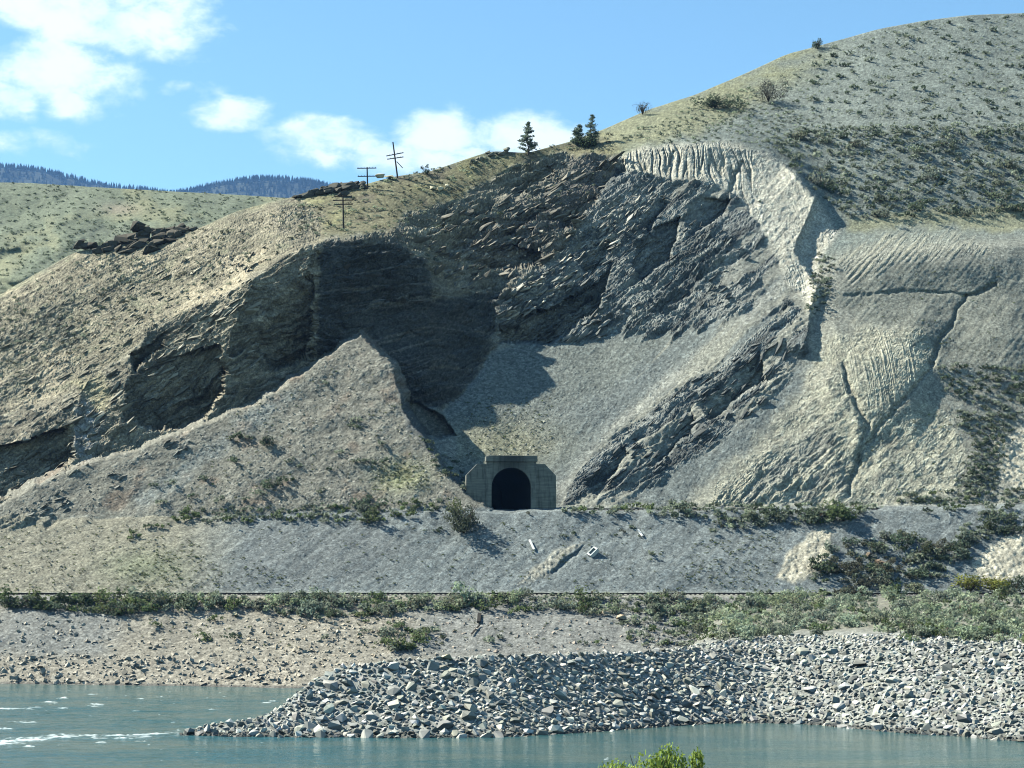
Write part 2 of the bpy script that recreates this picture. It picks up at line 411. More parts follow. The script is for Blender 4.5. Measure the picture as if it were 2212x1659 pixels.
# ---- what covers the ground where (weights 0..1)
xw, yw = rayxt(PX, PY); XW = xw * D; ZW = EYE + yw * D; YW = D
n_big = fbm(XW / 22, (ZW + .5 * YW) / 22, 4, 3); n_mid = fbm(XW / 6, (ZW + .5 * YW) / 6, 4, 9); n_fin = fbm(XW / 1.3, (ZW + .5 * YW) / 1.3, 3, 14)
SCREE = [(1062,762),(1120,742),(1300,733),(1420,738),(1560,690),(1690,600),(1712,605),(1640,680),(1480,790),(1330,925),(1240,1020),(1205,1095),(990,1100),(985,945),(960,885),(1000,848)]
SCREE2 = [(1745,770),(1760,800),(1650,930),(1500,1060),(1470,1090),(1330,1095),(1420,1040),(1560,950),(1650,880)]
SILT = [(1300,350),(1340,338),(1400,320),(1500,311),(1600,313),(1660,333),(1712,365),(1760,422),(1812,505),(1770,560),(1768,640),(1756,680),(1735,640),(1700,610),(1680,560),(1650,500),(1610,440),(1560,402),(1480,384),(1380,372)]
SILT2 = [(1770,740),(1850,712),(2000,716),(2018,785),(1940,895),(1995,870),(2060,900),(2090,1000),(2070,1060),(1950,1095),(1820,1098),(1500,1100),(1640,960),(1740,850)]
SILT3 = [(1812,560),(1850,520),(1960,494),(2080,505),(2150,545),(2050,560),(1930,570),(1840,620)]
SILT4 = [(1700,1195),(1770,1140),(1800,1150),(1790,1215),(1720,1262),(1675,1250)]
SILT5 = [(2100,1215),(2170,1160),(2230,1150),(2300,1240),(2130,1262)]
SILT6 = [(1150,1230),(1200,1190),(1262,1165),(1225,1200),(1180,1245),(1125,1262)]
SILT7 = [(2150,960),(2230,900),(2300,1000),(2200,1060),(2165,1040)]
MOUNDS = [(1800,640),(1830,590),(1950,560),(2100,560),(2300,590),(2300,790),(2020,790),(2000,720),(1860,700)]
RIBS = [(1340,350),(1400,372),(1490,388),(1570,405),(1610,440),(1655,510),(1690,570),(1700,600),(1640,670),(1480,730),(1300,745),(1120,750),(1060,740),(1090,640),(1200,560),(1290,440)]
RIBS2 = [(1700,640),(1745,690),(1745,765),(1640,890),(1520,980),(1400,1060),(1330,1095),(1205,1098),(1255,1005),(1400,880),(1560,760)]
RIBS3 = [(1700,960),(1780,900),(1830,960),(1830,1060),(1740,1095),(1520,1096),(1600,1030)]
CRAG = [(840,500),(880,465),(1000,430),(1100,365),(1200,335),(1300,335),(1345,352),(1290,440),(1200,560),(1090,640),(1075,745),(1000,850),(960,880),(870,860),(780,800),(700,850),(600,930),(400,1010),(200,1080),(0,1150),(-300,1260),(-300,1000),(0,900),(150,850),(260,780),(360,700),(480,640),(560,592),(620,545),(700,520),(780,516)]
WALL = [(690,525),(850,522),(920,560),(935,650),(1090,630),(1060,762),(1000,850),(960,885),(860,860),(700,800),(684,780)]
LEFTS = [(-300,1000),(-300,740),(0,640),(160,545),(410,495),(500,462),(640,424),(700,470),(690,522),(560,592),(480,640),(360,700),(260,780),(150,850),(0,900)]
fu, fb = .7 * PX - .72 * PY, .72 * PX + .7 * PY
fing = (48 * pn(fu / 260, fb / 30, 171) + 24 * pn(fu / 120, fb / 11, 172)) * sstep(PX, 1130, 1260) * (1 - sstep(PY, 820, 930))   # tongues of scree running up between the ribs
m_scree = 1 - sstep(sdist(WX, WY, SCREE) + fing, -7, 7); m_scree2 = inside(SCREE2, 14, 2); m_silt = inside(SILT, 9, .8); m_silt2 = inside(SILT2, 26, 2.4); m_silt3 = inside(SILT3, 16, 1.5)
m_siltb = np.maximum.reduce([inside(SILT4, 6), inside(SILT5, 6), inside(SILT6, 5), inside(SILT7, 8)])
m_gmound = inside(MOUNDS, 16); m_ribs = inside(RIBS, 10, 1.5); m_ribs2 = np.maximum(inside(RIBS2, 10, 1.5), .8 * inside(RIBS3, 20, 2))
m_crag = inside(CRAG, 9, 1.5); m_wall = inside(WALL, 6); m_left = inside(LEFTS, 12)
m_mound = np.where(in_mound, 1 - sstep(PY + 1.6 * wy, 1098, 1150), 0.0)
for _ in range(2):
    m_mound[1:-1, 1:-1] = .25 * (m_mound[:-2, 1:-1] + m_mound[2:, 1:-1] + m_mound[1:-1, :-2] + m_mound[1:-1, 2:])
keep = 1 - m_mound
for m_ in (m_scree, m_crag, m_wall, m_left, m_ribs2): m_ *= keep
up = 1 - sstep(PY, LY[6][None, :] - 6, LY[6][None, :] + 2)            # above the upper bench
lowr = (1 - up) * sstep(PY, 0, 1) * (1 - sstep(PY, 1278, 1284))       # slope between the benches
bank = sstep(PY, 1284, 1292)

# ---- relief along the ground's outward direction
dxu = np.gradient(np.stack([XW, YW, ZW], -1), axis=1); dyu = np.gradient(np.stack([XW, YW, ZW], -1), axis=0)
Nn = np.cross(dxu, dyu); Nn /= np.linalg.norm(Nn, axis=-1, keepdims=True) + 1e-9
Nn = np.where((Nn[..., 1:2] > 0), -Nn, Nn)
for _ in range(6):
    Nn[1:-1, 1:-1] = .2 * (Nn[1:-1, 1:-1] + Nn[:-2, 1:-1] + Nn[2:, 1:-1] + Nn[1:-1, :-2] + Nn[1:-1, 2:])
Nn /= np.linalg.norm(Nn, axis=-1, keepdims=True) + 1e-9

zz = ZW + .35 * (YW - 300)
chip = rng.normal(0, 1, D.shape)
amp_n = np.clip(0.75 + 1.1 * fbm(XW / 11, zz / 11, 3, 31), 0.12, 1.8)
def rockfield(deg, seed, warp):
    c_, s_ = math.cos(R(deg)), math.sin(R(deg))
    A = XW * c_ + zz * s_; B = -XW * s_ + zz * c_ + warp * fbm(XW / 9, zz / 9, 5, seed)
    q1 = saw(B / 3.0 + .55 * pn(A / 16, B / 5, seed + 2)); q2 = saw(B / 1.2 + .7 * pn(A / 8, B / 2.2, seed + 4)); q3 = saw(B / .55 + .8 * pn(A / 3.5, B / 1, seed + 6))
    wd, wv = worley(A / 3.0, B / 1.25, seed); wd2, wv2 = worley(A / 1.1, B / .5, seed + 1)
    big = np.clip(.5 + 1.8 * fbm(A / 9, B / 4, 3, seed + 8), 0, 1.5)
    return dict(A=A, B=B, q1=q1, q2=q2, q3=q3, bl=(wv - .5) * .95 + (.5 - wd) * .6, bl2=(wv2 - .5) * .8 + (.5 - wd2) * .5, big=big, wv=wv, wv2=wv2, wd2=wd2)
RL = rockfield(36, 20, 1.6); RW = rockfield(14, 40, 1.0); RC = rockfield(31, 60, 1.7); RD = rockfield(46, 80, 1.3)
def crag_of(r): return .035 * chip + amp_n * (2.0 * r['q1'] * r['big'] + .75 * r['q2'] + .18 * r['q3'] + 1.15 * r['bl'] + .4 * r['bl2'])
kl = 1 - sstep(PX + .4 * (PY - 700), 640, 720); kc = sstep(PX - .25 * (PY - 500), 860, 960); kw = 1 - np.maximum(kl, kc)
crag_d = .62 * kl * crag_of(RL) + kc * crag_of(RC) + kw * crag_of(RW)
left_d = .03 * chip + .75 * amp_n * (.8 * RL['q1'] * np.clip(RL['big'] - .35, 0, 1) + .3 * RL['q2'] + .12 * RL['q3'] + .45 * RL['bl'] * np.clip(.5 + n_mid * 2, 0, 1) + .2 * RL['bl2'] + .5 * fbm(RL['A'] / 7, RL['B'] / 3, 4, 62))
A_, B_ = RD['A'], RD['B']; wv, wv2, wd2 = RC['wv'], RC['wv2'], RC['wd2']
blocks2 = RD['bl2']
rib = ridged(A_ / 15, B_ / 2.8, 4, 64); rib3 = ridged(A_ / 3.2, B_ / .7, 3, 69)
rib_d = .035 * chip + amp_n * (.95 * (rib - .3) + .45 * RD['q1'] * RD['big'] + .5 * RD['q2'] * RD['big'] + .28 * rib3 + .35 * RD['bl'] + .25 * blocks2 - .05)
flx = XW + .9 * pn(XW / 5, ZW / 6, 81)
flute = .3 - 1.0 * np.exp(-(pn(flx / 1.5, ZW / 16, 82) / .13) ** 2) - .5 * np.exp(-(pn(flx / .8, ZW / 10, 83) / .1) ** 2)
flute2 = np.abs(pn(flx / .55, ZW / 9, 84)) - .3
rx_ = XW * .8 + ZW * .6
flute = np.where(PX > 1625, (.28 * (np.abs(pn((XW * .75 - ZW * .66) / 1.1, rx_ / 9, 86)) * 1.2 - .3) + .12 * n_fin), flute)
silt_d = (.36 * flute + .1 * flute2) * np.clip(.8 + .8 * n_big + .5 * n_mid, .2, 1.5) + .14 * n_fin
fan = np.arctan2(PX - 1000, 1010 - PY + 1e-3)
rill2 = np.abs(pn((XW + .35 * (PX - 1920) / 60 * (PY - 715) / 90) / .38, ZW / 6, 88)) - .3
rill2d = np.abs(pn((XW * .7 - ZW * .7) / .8, (XW * .7 + ZW * .7) / 8, 89)) - .3
dome = np.exp(-(((PX - 1915) / 95) ** 2 + ((PY - 810) / 95) ** 2) ** 2)
silt2_d = dome * .17 * rill2 + (1 - dome) * (.07 * rill2d + .045 * rib3 + .3 * n_mid + .12 * fbm(XW / 2.5, zz / 2.5, 3, 155)) + .12 * n_fin
scr_st = pn((XW * .78 - ZW * .62) / .7, (XW * .62 + ZW * .78) / 9, 91) + .6 * pn((XW * .78 - ZW * .62) / .25, (XW * .62 + ZW * .78) / 4, 92)
grit = rng.normal(0, 1, D.shape); grit2 = fbm(XW / .5, (ZW + .5 * YW) / .5, 2, 93)
scree_d = .02 * scr_st + .02 * n_fin + .02 * grit * (.4 + n_fin.clip(0, 1)) + .015 * grit2
disp = np.zeros_like(D)
disp += 0.25 * n_mid * up + .03 * n_fin
crg = m_crag * (1 - .65 * m_wall) * (1 - m_scree) * (1 - m_ribs)
disp += crg * crag_d + m_wall * .5 * crag_d
disp += np.clip(m_left - m_crag, 0, 1) * left_d
stripe = sstep(pn(A_ / 22, B_ / 3.4, 140) + .4 * pn(A_ / 9, B_ / 1.2, 141) + .25 * n_mid, -.28, .05)
m_ribs = m_ribs * (1 - .8 * sstep(PX - .5 * (PY - 600), 1430, 1640) * (1 - stripe))
rbs = np.clip(np.maximum(m_ribs, m_ribs2 * stripe) - m_silt - m_scree, 0, 1)
rbd = np.clip(np.maximum(m_ribs, .75 * m_ribs2) - m_silt - m_scree, 0, 1)
disp += rbd * rib_d
disp += m_silt * silt_d + np.clip(m_silt2 - rbs, 0, 1) * silt2_d + m_silt3 * .18 * rill2d + m_gmound * (.12 * rill2d + .1 * n_mid)
disp += np.maximum(m_scree, m_scree2) * scree_d + m_siltb * .14 * (blocks2 + flute2 + ridged((XW + ZW) / 1.2, (ZW - XW) / 3, 3, 97))
lb = lowr + m_mound + bank
stony = np.clip(.35 + n_mid + .6 * n_fin, .1, 1.3)
disp += m_mound * .55 * n_big + lb * (.22 * n_mid + .03 * n_fin + .02 * scr_st + stony * (.025 * grit + .025 * grit2)) + .02 * grit * up
disp += lowr * .22 * fbm((XW * .8 + ZW * .6) / 14, (-XW * .6 + ZW * .8) / 2.6, 4, 102)
disp *= 1 - np.exp(-((PX - 1105) / 115) ** 4) * np.exp(-((PY - 1050) / 75) ** 4)        # quiet ground round the portal
fade_top = 1 - .75 * (sstep(np.broadcast_to(v, PY.shape), .97, 1.0))
disp *= fade_top
P3 = np.stack([XW, YW, ZW], -1) + Nn * disp[..., None]
P3[..., 2] = np.where(PY > ysh[None, :] + 2, np.minimum(P3[..., 2], -.15), P3[..., 2])

# ---- colours of rock, silt, soil and dry grass
def C(*c): return np.array(c, float)
def lay(cur, colr, m): return cur * (1 - m[..., None]) + colr * m[..., None]
colr = np.zeros(PY.shape + (3,)) + C(.235, .235, .195)
yel = np.clip(.5 + 1.5 * n_big + .8 * n_mid, 0, 1)
# open hill on the right: grey green, with dry grass toward the skyline
hl = C(.175, .195, .17) * (1 + .25 * n_mid[..., None])
colr = lay(colr, hl, hill)
gr = sstep(crest_y[None, :] + 95 + 40 * n_big - PY, 0, 60) * (1 - sstep(PX, 1700, 1850))
colr = lay(colr, C(.215, .215, .125), gr * np.clip(.55 + n_mid, 0, 1))
grass_top = inside([(640,424),(800,395),(1000,345),(1230,305),(1340,290),(1330,340),(1200,335),(1100,365),(1000,430),(880,465),(840,505),(720,520),(640,520)], 14, 2)
colr = lay(colr, C(.165, .155, .095), grass_top); colr = lay(colr, C(.235, .225, .12), grass_top * sstep(n_mid + n_big, .0, .5))
colr = lay(colr, C(.13, .115, .085), grass_top * sstep(-n_mid, .15, .5) * .8)
tg = inside([(1300,281),(1500,205),(1600,170),(1620,240),(1500,290),(1380,310),(1320,320)], 14, 2)
colr = lay(colr, C(.225, .225, .14), tg * .8)
ter = inside([(1830,470),(2000,455),(2300,440),(2300,500),(2150,500),(2000,487),(1830,500)], 10, 1.5); colr = lay(colr, C(.24, .235, .14), ter * .7)
# left flank
lf = C(.25, .225, .16) * (1 + .3 * n_mid[..., None])
colr = lay(colr, lf, m_left); colr = lay(colr, C(.40, .345, .24), m_left * sstep(n_big + .6 * n_mid, .12, .45)); colr = lay(colr, C(.17, .16, .115), m_left * sstep(-n_mid + .3 * n_fin, .1, .45) * .7)
colr = lay(colr, C(.21, .21, .14), m_left * sstep(fbm(XW / 4, zz / 3, 3, 120), .1, .4) * .6)
# cliffs
ck = C(.225, .205, .152) * (1 + .45 * n_mid[..., None] + .3 * (wv[..., None] - .5))
colr = lay(colr, ck, m_crag); colr = lay(colr, C(.40, .345, .25), m_crag * sstep(.5 * n_mid + .6 * n_big + .35 * wv2, .25, .55) * .7)
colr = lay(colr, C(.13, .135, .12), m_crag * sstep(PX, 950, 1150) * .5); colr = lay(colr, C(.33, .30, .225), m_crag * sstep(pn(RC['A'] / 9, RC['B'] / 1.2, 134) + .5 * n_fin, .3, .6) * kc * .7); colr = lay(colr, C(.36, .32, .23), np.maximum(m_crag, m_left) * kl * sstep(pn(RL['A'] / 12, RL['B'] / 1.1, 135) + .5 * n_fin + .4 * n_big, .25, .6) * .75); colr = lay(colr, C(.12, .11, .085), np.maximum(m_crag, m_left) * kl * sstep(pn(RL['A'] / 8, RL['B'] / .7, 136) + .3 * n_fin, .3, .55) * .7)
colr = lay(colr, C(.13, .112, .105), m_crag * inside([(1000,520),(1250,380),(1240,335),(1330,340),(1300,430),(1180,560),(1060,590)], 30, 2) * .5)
colr = lay(colr, C(.05, .056, .057), m_wall * .85); colr = lay(colr, C(.2, .19, .16), m_wall * sstep(pn(RW['A'] / 30, RW['B'] / .6, 133), .3, .55) * .6)  # hollow wall: shade put into the rock colour, darker and bluer; pale strata lines
ledge = inside([(1085,660),(1120,610),(1200,570),(1250,540),(1262,552),(1230,600),(1180,650),(1100,690)], 10, 1.5); colr = lay(colr, C(.5, .46, .37), ledge * .7 * np.clip(.5 + 1.5 * n_fin, 0, 1))
vein = inside([(165,880),(185,860),(215,920),(200,1000),(165,1000),(155,940)], 8, 1.5); colr = lay(colr, C(.36, .36, .34), vein * np.clip(.5 + 1.6 * n_fin, 0, 1))
vein2 = inside([(160,830),(215,800),(240,850),(220,890),(180,850)], 10, 1.5); colr = lay(colr, C(.36, .32, .19), vein2 * .6)
# dark ribbed slope
rk = C(.14, .15, .14) * (1 + .4 * n_mid[..., None] + .25 * (wv2[..., None] - .5))
strk = pn(A_ / 17, B_ / 2.1, 130) + .6 * pn(A_ / 7, B_ / .75, 131) + .3 * n_fin + .25 * n_big
colr = lay(colr, rk, rbs); colr = lay(colr, C(.065, .07, .066), rbs * sstep(-strk, .15, .5) * .75); colr = lay(colr, C(.25, .255, .225), rbs * sstep(strk, -.12, .36) * .85)
blk = inside([(1290,470),(1340,430),(1400,400),(1420,420),(1330,540),(1220,640),(1180,650),(1230,590)], 22, 2); colr = lay(colr, C(.38, .35, .29), blk * sstep(wv2 + .5 * n_mid, .55, .8) * .8)
# scree, light and dark streaks along the fall
sc = C(.15, .166, .155) * (1 + .17 * scr_st[..., None] + .12 * n_mid[..., None])
colr = lay(colr, sc, np.maximum(m_scree, m_scree2)); low_sc = np.exp(-((PX - 1080) / 130) ** 2 - ((PY - 960) / 60) ** 2); colr = lay(colr, C(.23, .22, .14), m_scree * low_sc * .8)
pale = np.exp(-(ldist(WX, WY, [(1710, 600), (1600, 700), (1480, 795), (1330, 925), (1215, 1060)])[0] / 15) ** 2); colr = lay(colr, C(.34, .335, .28), pale * m_scree * .75)
mid_sc = inside([(1060,762),(1300,735),(1500,700),(1300,850),(1100,900),(990,900)], 20, 2); colr = lay(colr, C(.165, .175, .148), mid_sc * m_scree * .5)
# silt
slt = C(.42, .40, .325) * (1 + .25 * n_mid[..., None])
band = .5 + .5 * np.sin(ZW * 2.6 + 1.2 * n_mid); colr = lay(colr, slt, m_silt); colr = lay(colr, C(.38, .37, .30), m_silt * sstep(band, .75, 1) * .6)
colr = lay(colr, C(.27, .25, .19), m_silt * (1 - sstep(flute, -.5, -.05)) * .7)
s2m = np.clip(m_silt2 - .8 * rbs, 0, 1); colr = lay(colr, C(.36, .345, .26) * (1 + .2 * n_mid[..., None]), s2m); colr = lay(colr, C(.30, .29, .23), s2m * sstep(n_big + .5 * n_mid + .3 * rill2d, .05, .4) * .8); colr = lay(colr, C(.2, .195, .155), s2m * np.exp(-(pn((XW * .72 - ZW * .69) / 1.3 + .4 * n_mid, (XW * .69 + ZW * .72) / 14, 151) / .1) ** 2) * .6)
colr = lay(colr, C(.34, .325, .245), m_silt3 * np.clip(.35 + rill2d, 0, 1)); gm = np.clip(m_gmound - m_silt3 - m_silt2, 0, 1)
colr = lay(colr, C(.185, .19, .158) * (1 + .2 * n_mid[..., None]), gm)
# mound of gravel in front of the hollow
mg = C(.19, .184, .15) * (1 + .22 * n_mid[..., None] + .2 * n_fin[..., None])
colr = lay(colr, mg, m_mound); colr = lay(colr, C(.21, .22, .195), m_mound * inside([(540,890),(600,850),(640,850),(560,920),(440,1000),(380,1060),(300,1100),(300,1070)], 16, 2))
colr = lay(colr, C(.20, .155, .115), m_mound * sstep(fbm(XW / 5, ZW / 5, 3, 141), .1, .45) * .7); colr = lay(colr, C(.235, .245, .13), m_mound * .8 * np.exp(-((WX - 870) / 55) ** 2 - ((WY - 1030) / 34) ** 2))
colr = lay(colr, C(.12, .125, .115), m_mound * inside([(860,850),(985,940),(1040,1080),(1000,1060),(940,985),(880,930)], 8))
# slope between the tracks
lg = C(.158, .176, .17) * (1 + .14 * n_mid[..., None] + .13 * scr_st[..., None])
colr = lay(colr, lg, lowr); lt = 1 - sstep(PX + 60 * n_big, 330, 560); colr = lay(colr, C(.225, .21, .155), lowr * lt * .9); colr = lay(colr, C(.165, .185, .115), lowr * np.exp(-((WX - 310) / 90) ** 2 - ((WY - 1225) / 38) ** 2) * .7)
dk = inside([(560,1130),(800,1120),(900,1180),(760,1260),(480,1275)], 30, 3); colr = lay(colr, C(.135, .145, .14), lowr * dk * .6)
# river bank
bg_ = C(.24, .222, .178) * (1 + .2 * n_mid[..., None] + .15 * n_fin[..., None])
colr = lay(colr, bg_, bank); bgrey = sstep(n_big + .45 * np.sin(PX / 140 + 1.0) + .2 * n_mid, .1, .5); colr = lay(colr, C(.18, .185, .172), bank * np.maximum(bgrey, sstep(PX, 950, 1050)) * .85 * (1 - sstep(PY, 1400, 1440)))
colr = lay(colr, C(.275, .25, .2), bank * sstep(PY, 1405, 1450) * .6); colr = lay(colr, C(.12, .115, .1), sstep(PY, ysh[None, :] - 7, ysh[None, :] - 2))
colr = lay(colr, C(.42, .39, .30) * (1 + .2 * n_mid[..., None]), m_siltb * (1 - .45 * inside([(1100,1270),(1100,1160),(1290,1160),(1290,1270)], 5)))
gv = np.maximum(g1, np.maximum(g3, g4) * .5); colr = lay(colr, C(.15, .15, .12), gv * .5)
spk = sstep(wd2, .25, .12) * (wv2 > .72)                                  # scattered light stones
colr = lay(colr, C(.5, .47, .4), spk * np.clip(m_mound * .6 + bank * .5 + low_sc * m_scree + lowr * .15, 0, 1) * .7)
grn = np.clip(1 + .16 * grit + .22 * grit2 + .12 * n_fin, .45, 1.7)[..., None]
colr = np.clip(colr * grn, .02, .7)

# ---- the back of the mountain, falling away behind the skyline
NB = 10
back = []; bcol = []
for i in range(1, NB + 1):
    q = P3[-1].copy(); q[:, 1] += 14 * i + 3 * i * i; q[:, 0] *= q[:, 1] / P3[-1][:, 1]
    q[:, 2] += -1.2 * i - .55 * i * i; back.append(q); bcol.append(colr[-1])
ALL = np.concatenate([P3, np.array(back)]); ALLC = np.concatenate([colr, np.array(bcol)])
faces = grid_faces(NR + NB, NC)
fr, fc = np.divmod(np.arange(len(faces)), NC - 1)
fpx = gpx[fc]; frc = np.minimum(fr, NR - 2); fpy = PY[frc, fc]
hole = (fpx > 1050) & (fpx < 1156) & (fpy > 1004) & (fpy < 1101.5) & (ALL[np.minimum(fr, NR - 1), fc, 1] > 288.5)
def at_face(m): return m[frc, fc]
kind = np.zeros(len(faces), int)                                         # 0 hillside
kind[(at_face(m_crag) > .5) | (at_face(rbs) > .5) | ((at_face(m_left) > .5))] = 1     # rock_cliff
kind[(at_face(m_scree) > .5)] = 2
kind[(at_face(m_silt) > .5) | (at_face(s2m) > .5) | (at_face(m_silt3) > .5)] = 3
kind[at_face(lowr) > .5] = 5
kind[at_face(m_mound) > .5] = 4
kind[at_face(bank) > .5] = 6
kind[fr >= NR - 1] = 0
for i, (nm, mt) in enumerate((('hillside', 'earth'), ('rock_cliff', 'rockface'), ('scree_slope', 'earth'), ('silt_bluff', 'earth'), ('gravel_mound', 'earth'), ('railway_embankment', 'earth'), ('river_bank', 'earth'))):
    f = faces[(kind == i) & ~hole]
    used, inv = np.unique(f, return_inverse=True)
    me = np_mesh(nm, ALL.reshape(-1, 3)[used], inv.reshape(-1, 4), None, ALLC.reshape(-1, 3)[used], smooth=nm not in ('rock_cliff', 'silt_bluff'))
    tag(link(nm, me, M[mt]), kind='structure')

# ------------------------------------------------------------------ rock spit in the river, running into the shore on the right
spx = np.linspace(392, 2480, 640)
def ip(x, pts, c=1): p = np.array(pts, float); return np.interp(x, p[:, 0], p[:, c])
WL = [(392,1588),(520,1592),(900,1594),(1100,1592),(1300,1580),(1480,1566),(1650,1560),(1800,1568),(1900,1580),(2100,1592),(2212,1602),(2480,1625)]
CR = [(392,1587,.4),(440,1571,1.6),(520,1556,3),(580,1544,4.2),(612,1522,5.5),(660,1484,8),(700,1458,9.5),(740,1440,10.5),(850,1426,11),(1000,1419,11.5),(1250,1411,12),(1500,1403,13),(1700,1396,15),(1900,1393,17),(2212,1390,19),(2480,1388,20)]
wly = smooth1(ip(spx, WL), 31); cry = smooth1(ip(spx, CR), 7)
Dw = D_at_z(spx, wly, 0.0); Dc = D_at_z(spx, wly, 0.0) + ip(spx, CR, 2)
Xw, _ = rayxt(spx, wly); Xc, Tc = rayxt(spx, cry)
zc = EYE + Tc * Dc
rows = []
for u in np.linspace(-.25, 1, 46):
    dd = Dw + (Dc - Dw) * u
    z = np.where(u < 0, u * 4, zc * np.sign(u) * np.abs(u) ** np.interp(spx, [500, 800, 1200, 1400], [1, 1.35, 1.3, 1.0]))
    rows.append(np.stack([(Xw * (1 - u) + Xc * u) * dd, dd, z], -1))
blend = sstep(spx, 1330, 1640)
for u in np.linspace(.04, 1, 44):
    dl = Dc + 10 * u; zl = zc * (1 - u) - 1.8 * u
    dr = Dc + (262 - Dc) * u; zr = zc + (9.72 - zc) * (1 - (1 - u) ** 1.25) + .3 * np.sin(u * 9) * (1 - u)
    dd = dl * (1 - blend) + dr * blend; z = zl * (1 - blend) + zr * blend
    rows.append(np.stack([Xc * dd, dd, z], -1))
SPV = np.array(rows)
SPV[..., 2] += .22 * fbm(SPV[..., 0] / 1.6, SPV[..., 1] / 1.6, 4, 200)
sn = fbm(SPV[..., 0] / 5, SPV[..., 1] / 5, 4, 205)
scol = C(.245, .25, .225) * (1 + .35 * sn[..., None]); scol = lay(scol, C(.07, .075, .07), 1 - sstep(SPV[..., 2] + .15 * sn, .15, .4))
soil = np.zeros(SPV.shape[:2]); soil[46:] = 1; scol = lay(scol, C(.2, .195, .155), soil * blend[None, :] * sstep(SPV[..., 1] - Dc[None, :], 6, 18))
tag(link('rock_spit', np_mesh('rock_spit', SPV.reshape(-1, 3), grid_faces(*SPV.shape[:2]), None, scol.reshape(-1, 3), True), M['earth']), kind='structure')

# ------------------------------------------------------------------ grassy hill behind on the left, forested ridges far off
hx = np.linspace(-420, 900, 420); hv = np.linspace(0, 1, 200)[:, None]
rid_y = smooth1(ip(hx, [(-420,402),(-100,396),(0,394),(60,395),(200,404),(400,415),(500,420),(620,428),(900,446)]), 15)
HPY = 780 * (1 - hv) + rid_y[None, :] * hv; HPX = np.broadcast_to(hx[None, :], HPY.shape)
HX, HT = rayxt(HPX, HPY); _, t0 = rayxt(hx, np.full_like(hx, 780.)); Sg = .40
HD = 430 * (Sg - t0[None, :]) / (Sg - HT)
HD = HD + (14 * fbm((HPX + .7 * HPY) / 190, HPY / 120, 4, 210) + 5 * ridged((HPX + HPY) / 260, (HPY - HPX * .4) / 110, 3, 214)) * (1 - hv ** 8)
HV = np.stack([HX * HD, HD, EYE + HT * HD], -1)
hn = fbm(HPX / 55, HPY / 40, 5, 220); hn2 = fbm((HPX + .8 * HPY) / 160, HPY / 70, 3, 226); hn3 = fbm(HPX / 9, HPY / 4, 3, 228)
hc = C(.152, .172, .12) * (1 + .3 * hn[..., None] + .35 * hn3[..., None]); hc = lay(hc, C(.205, .205, .125), sstep(hn2 + .4 * hn, .05, .45) * .8); hc = lay(hc, C(.135, .15, .115), sstep(-hn2, .05, .4) * .5)
hc = lay(hc, C(.3, .26, .19), np.exp(-((HPX - 260) / 40) ** 2 - ((HPY - 452) / 12) ** 2) * .8)
bk = []
for i in range(1, 8):
    q = HV[-1].copy(); q[:, 1] += 25 * i; q[:, 2] -= 2.5 * i * i; bk.append(q)
HVA = np.concatenate([HV, np.array(bk)]); HCA = np.concatenate([hc, np.repeat(hc[-1:], 7, 0)])
tag(link('grassy_hill', np_mesh('grassy_hill', HVA.reshape(-1, 3), grid_faces(*HVA.shape[:2]), None, HCA.reshape(-1, 3), True), M['earth']), kind='structure')
FAR = 6500.0
tree_spots = []
for nm, pts in (('forested_ridge', [(-500,345),(-200,352),(0,363),(60,367),(130,380),(180,394),(240,407),(330,416),(560,450)]),
                ('forested_ridge', [(250,450),(340,426),(400,419),(440,409),(480,400),(540,391),(590,388),(650,394),(700,402),(780,424),(960,480)])):
    p = np.array(pts, float); fx = np.linspace(p[0, 0], p[-1, 0], 120); ry = smooth1(np.interp(fx, p[:, 0], p[:, 1]), 9)
    fv = np.linspace(0, 1, 24)[:, None]
    fpy = (ry + 110)[None, :] * (1 - fv) + ry[None, :] * fv; fD = FAR - 520 * (1 - fv) + 60 * fbm(fx[None, :] / 60 + fpy * 0, fpy / 50, 3, 240)
    FX, FT = rayxt(np.broadcast_to(fx[None, :], fpy.shape), fpy)
    V = np.stack([FX * fD, fD, EYE + FT * fD], -1)
    q = V[-1:].copy(); q[..., 1] += 240; q[..., 2] -= 90; V = np.concatenate([V, q])
    tag(link(nm, np_mesh(nm, V.reshape(-1, 3), grid_faces(*V.shape[:2]), None, np.full((V[..., 0].size, 3), .04) * C(.9, 1.1, .8), True), M['earth']), kind='structure')
    n = 2400
    ii = rng.integers(0, 119, n); jj = np.minimum(23, (24 * rng.random(n) ** .6).astype(int)); jj[: n // 3] = 23
    tree_spots.append(V[jj, ii] * (1 - (f_ := rng.random(n)[:, None])) + V[jj, ii + 1] * f_)
TS = np.concatenate(tree_spots); nT = len(TS)
th_ = rng.uniform(11, 22, nT); tr_ = th_ * rng.uniform(.16, .26, nT)
ring = np.array([[math.cos(a), math.sin(a)] for a in np.arange(5) * 2 * math.pi / 5])
tv = []; tf = []
for k, (zb, zt, rs) in enumerate(((.05, .62, 1.0), (.38, 1.0, .62))):
    base = np.concatenate([TS[:, None, :2] + ring[None] * (tr_ * rs)[:, None, None], np.broadcast_to((TS[:, 2] + th_ * zb)[:, None, None], (nT, 5, 1))], -1)
    tip = TS + np.stack([0 * th_, 0 * th_, th_ * zt], -1)
    tv.append(np.concatenate([base, tip[:, None]], 1).reshape(-1, 3))
    o = k * nT * 6 + np.arange(nT)[:, None] * 6
    for i in range(5): tf.append(np.concatenate([o + i, o + (i + 1) % 5, o + 5], 1))
tag(link('distant_forest', np_mesh('distant_forest', np.concatenate(tv), None, np.concatenate(tf), np.full((nT * 12, 3), .035) * C(.8, 1.1, .8)), M['boulder']), 'dark conifer forest covering the far blue ridges', 'forest', kind='stuff')

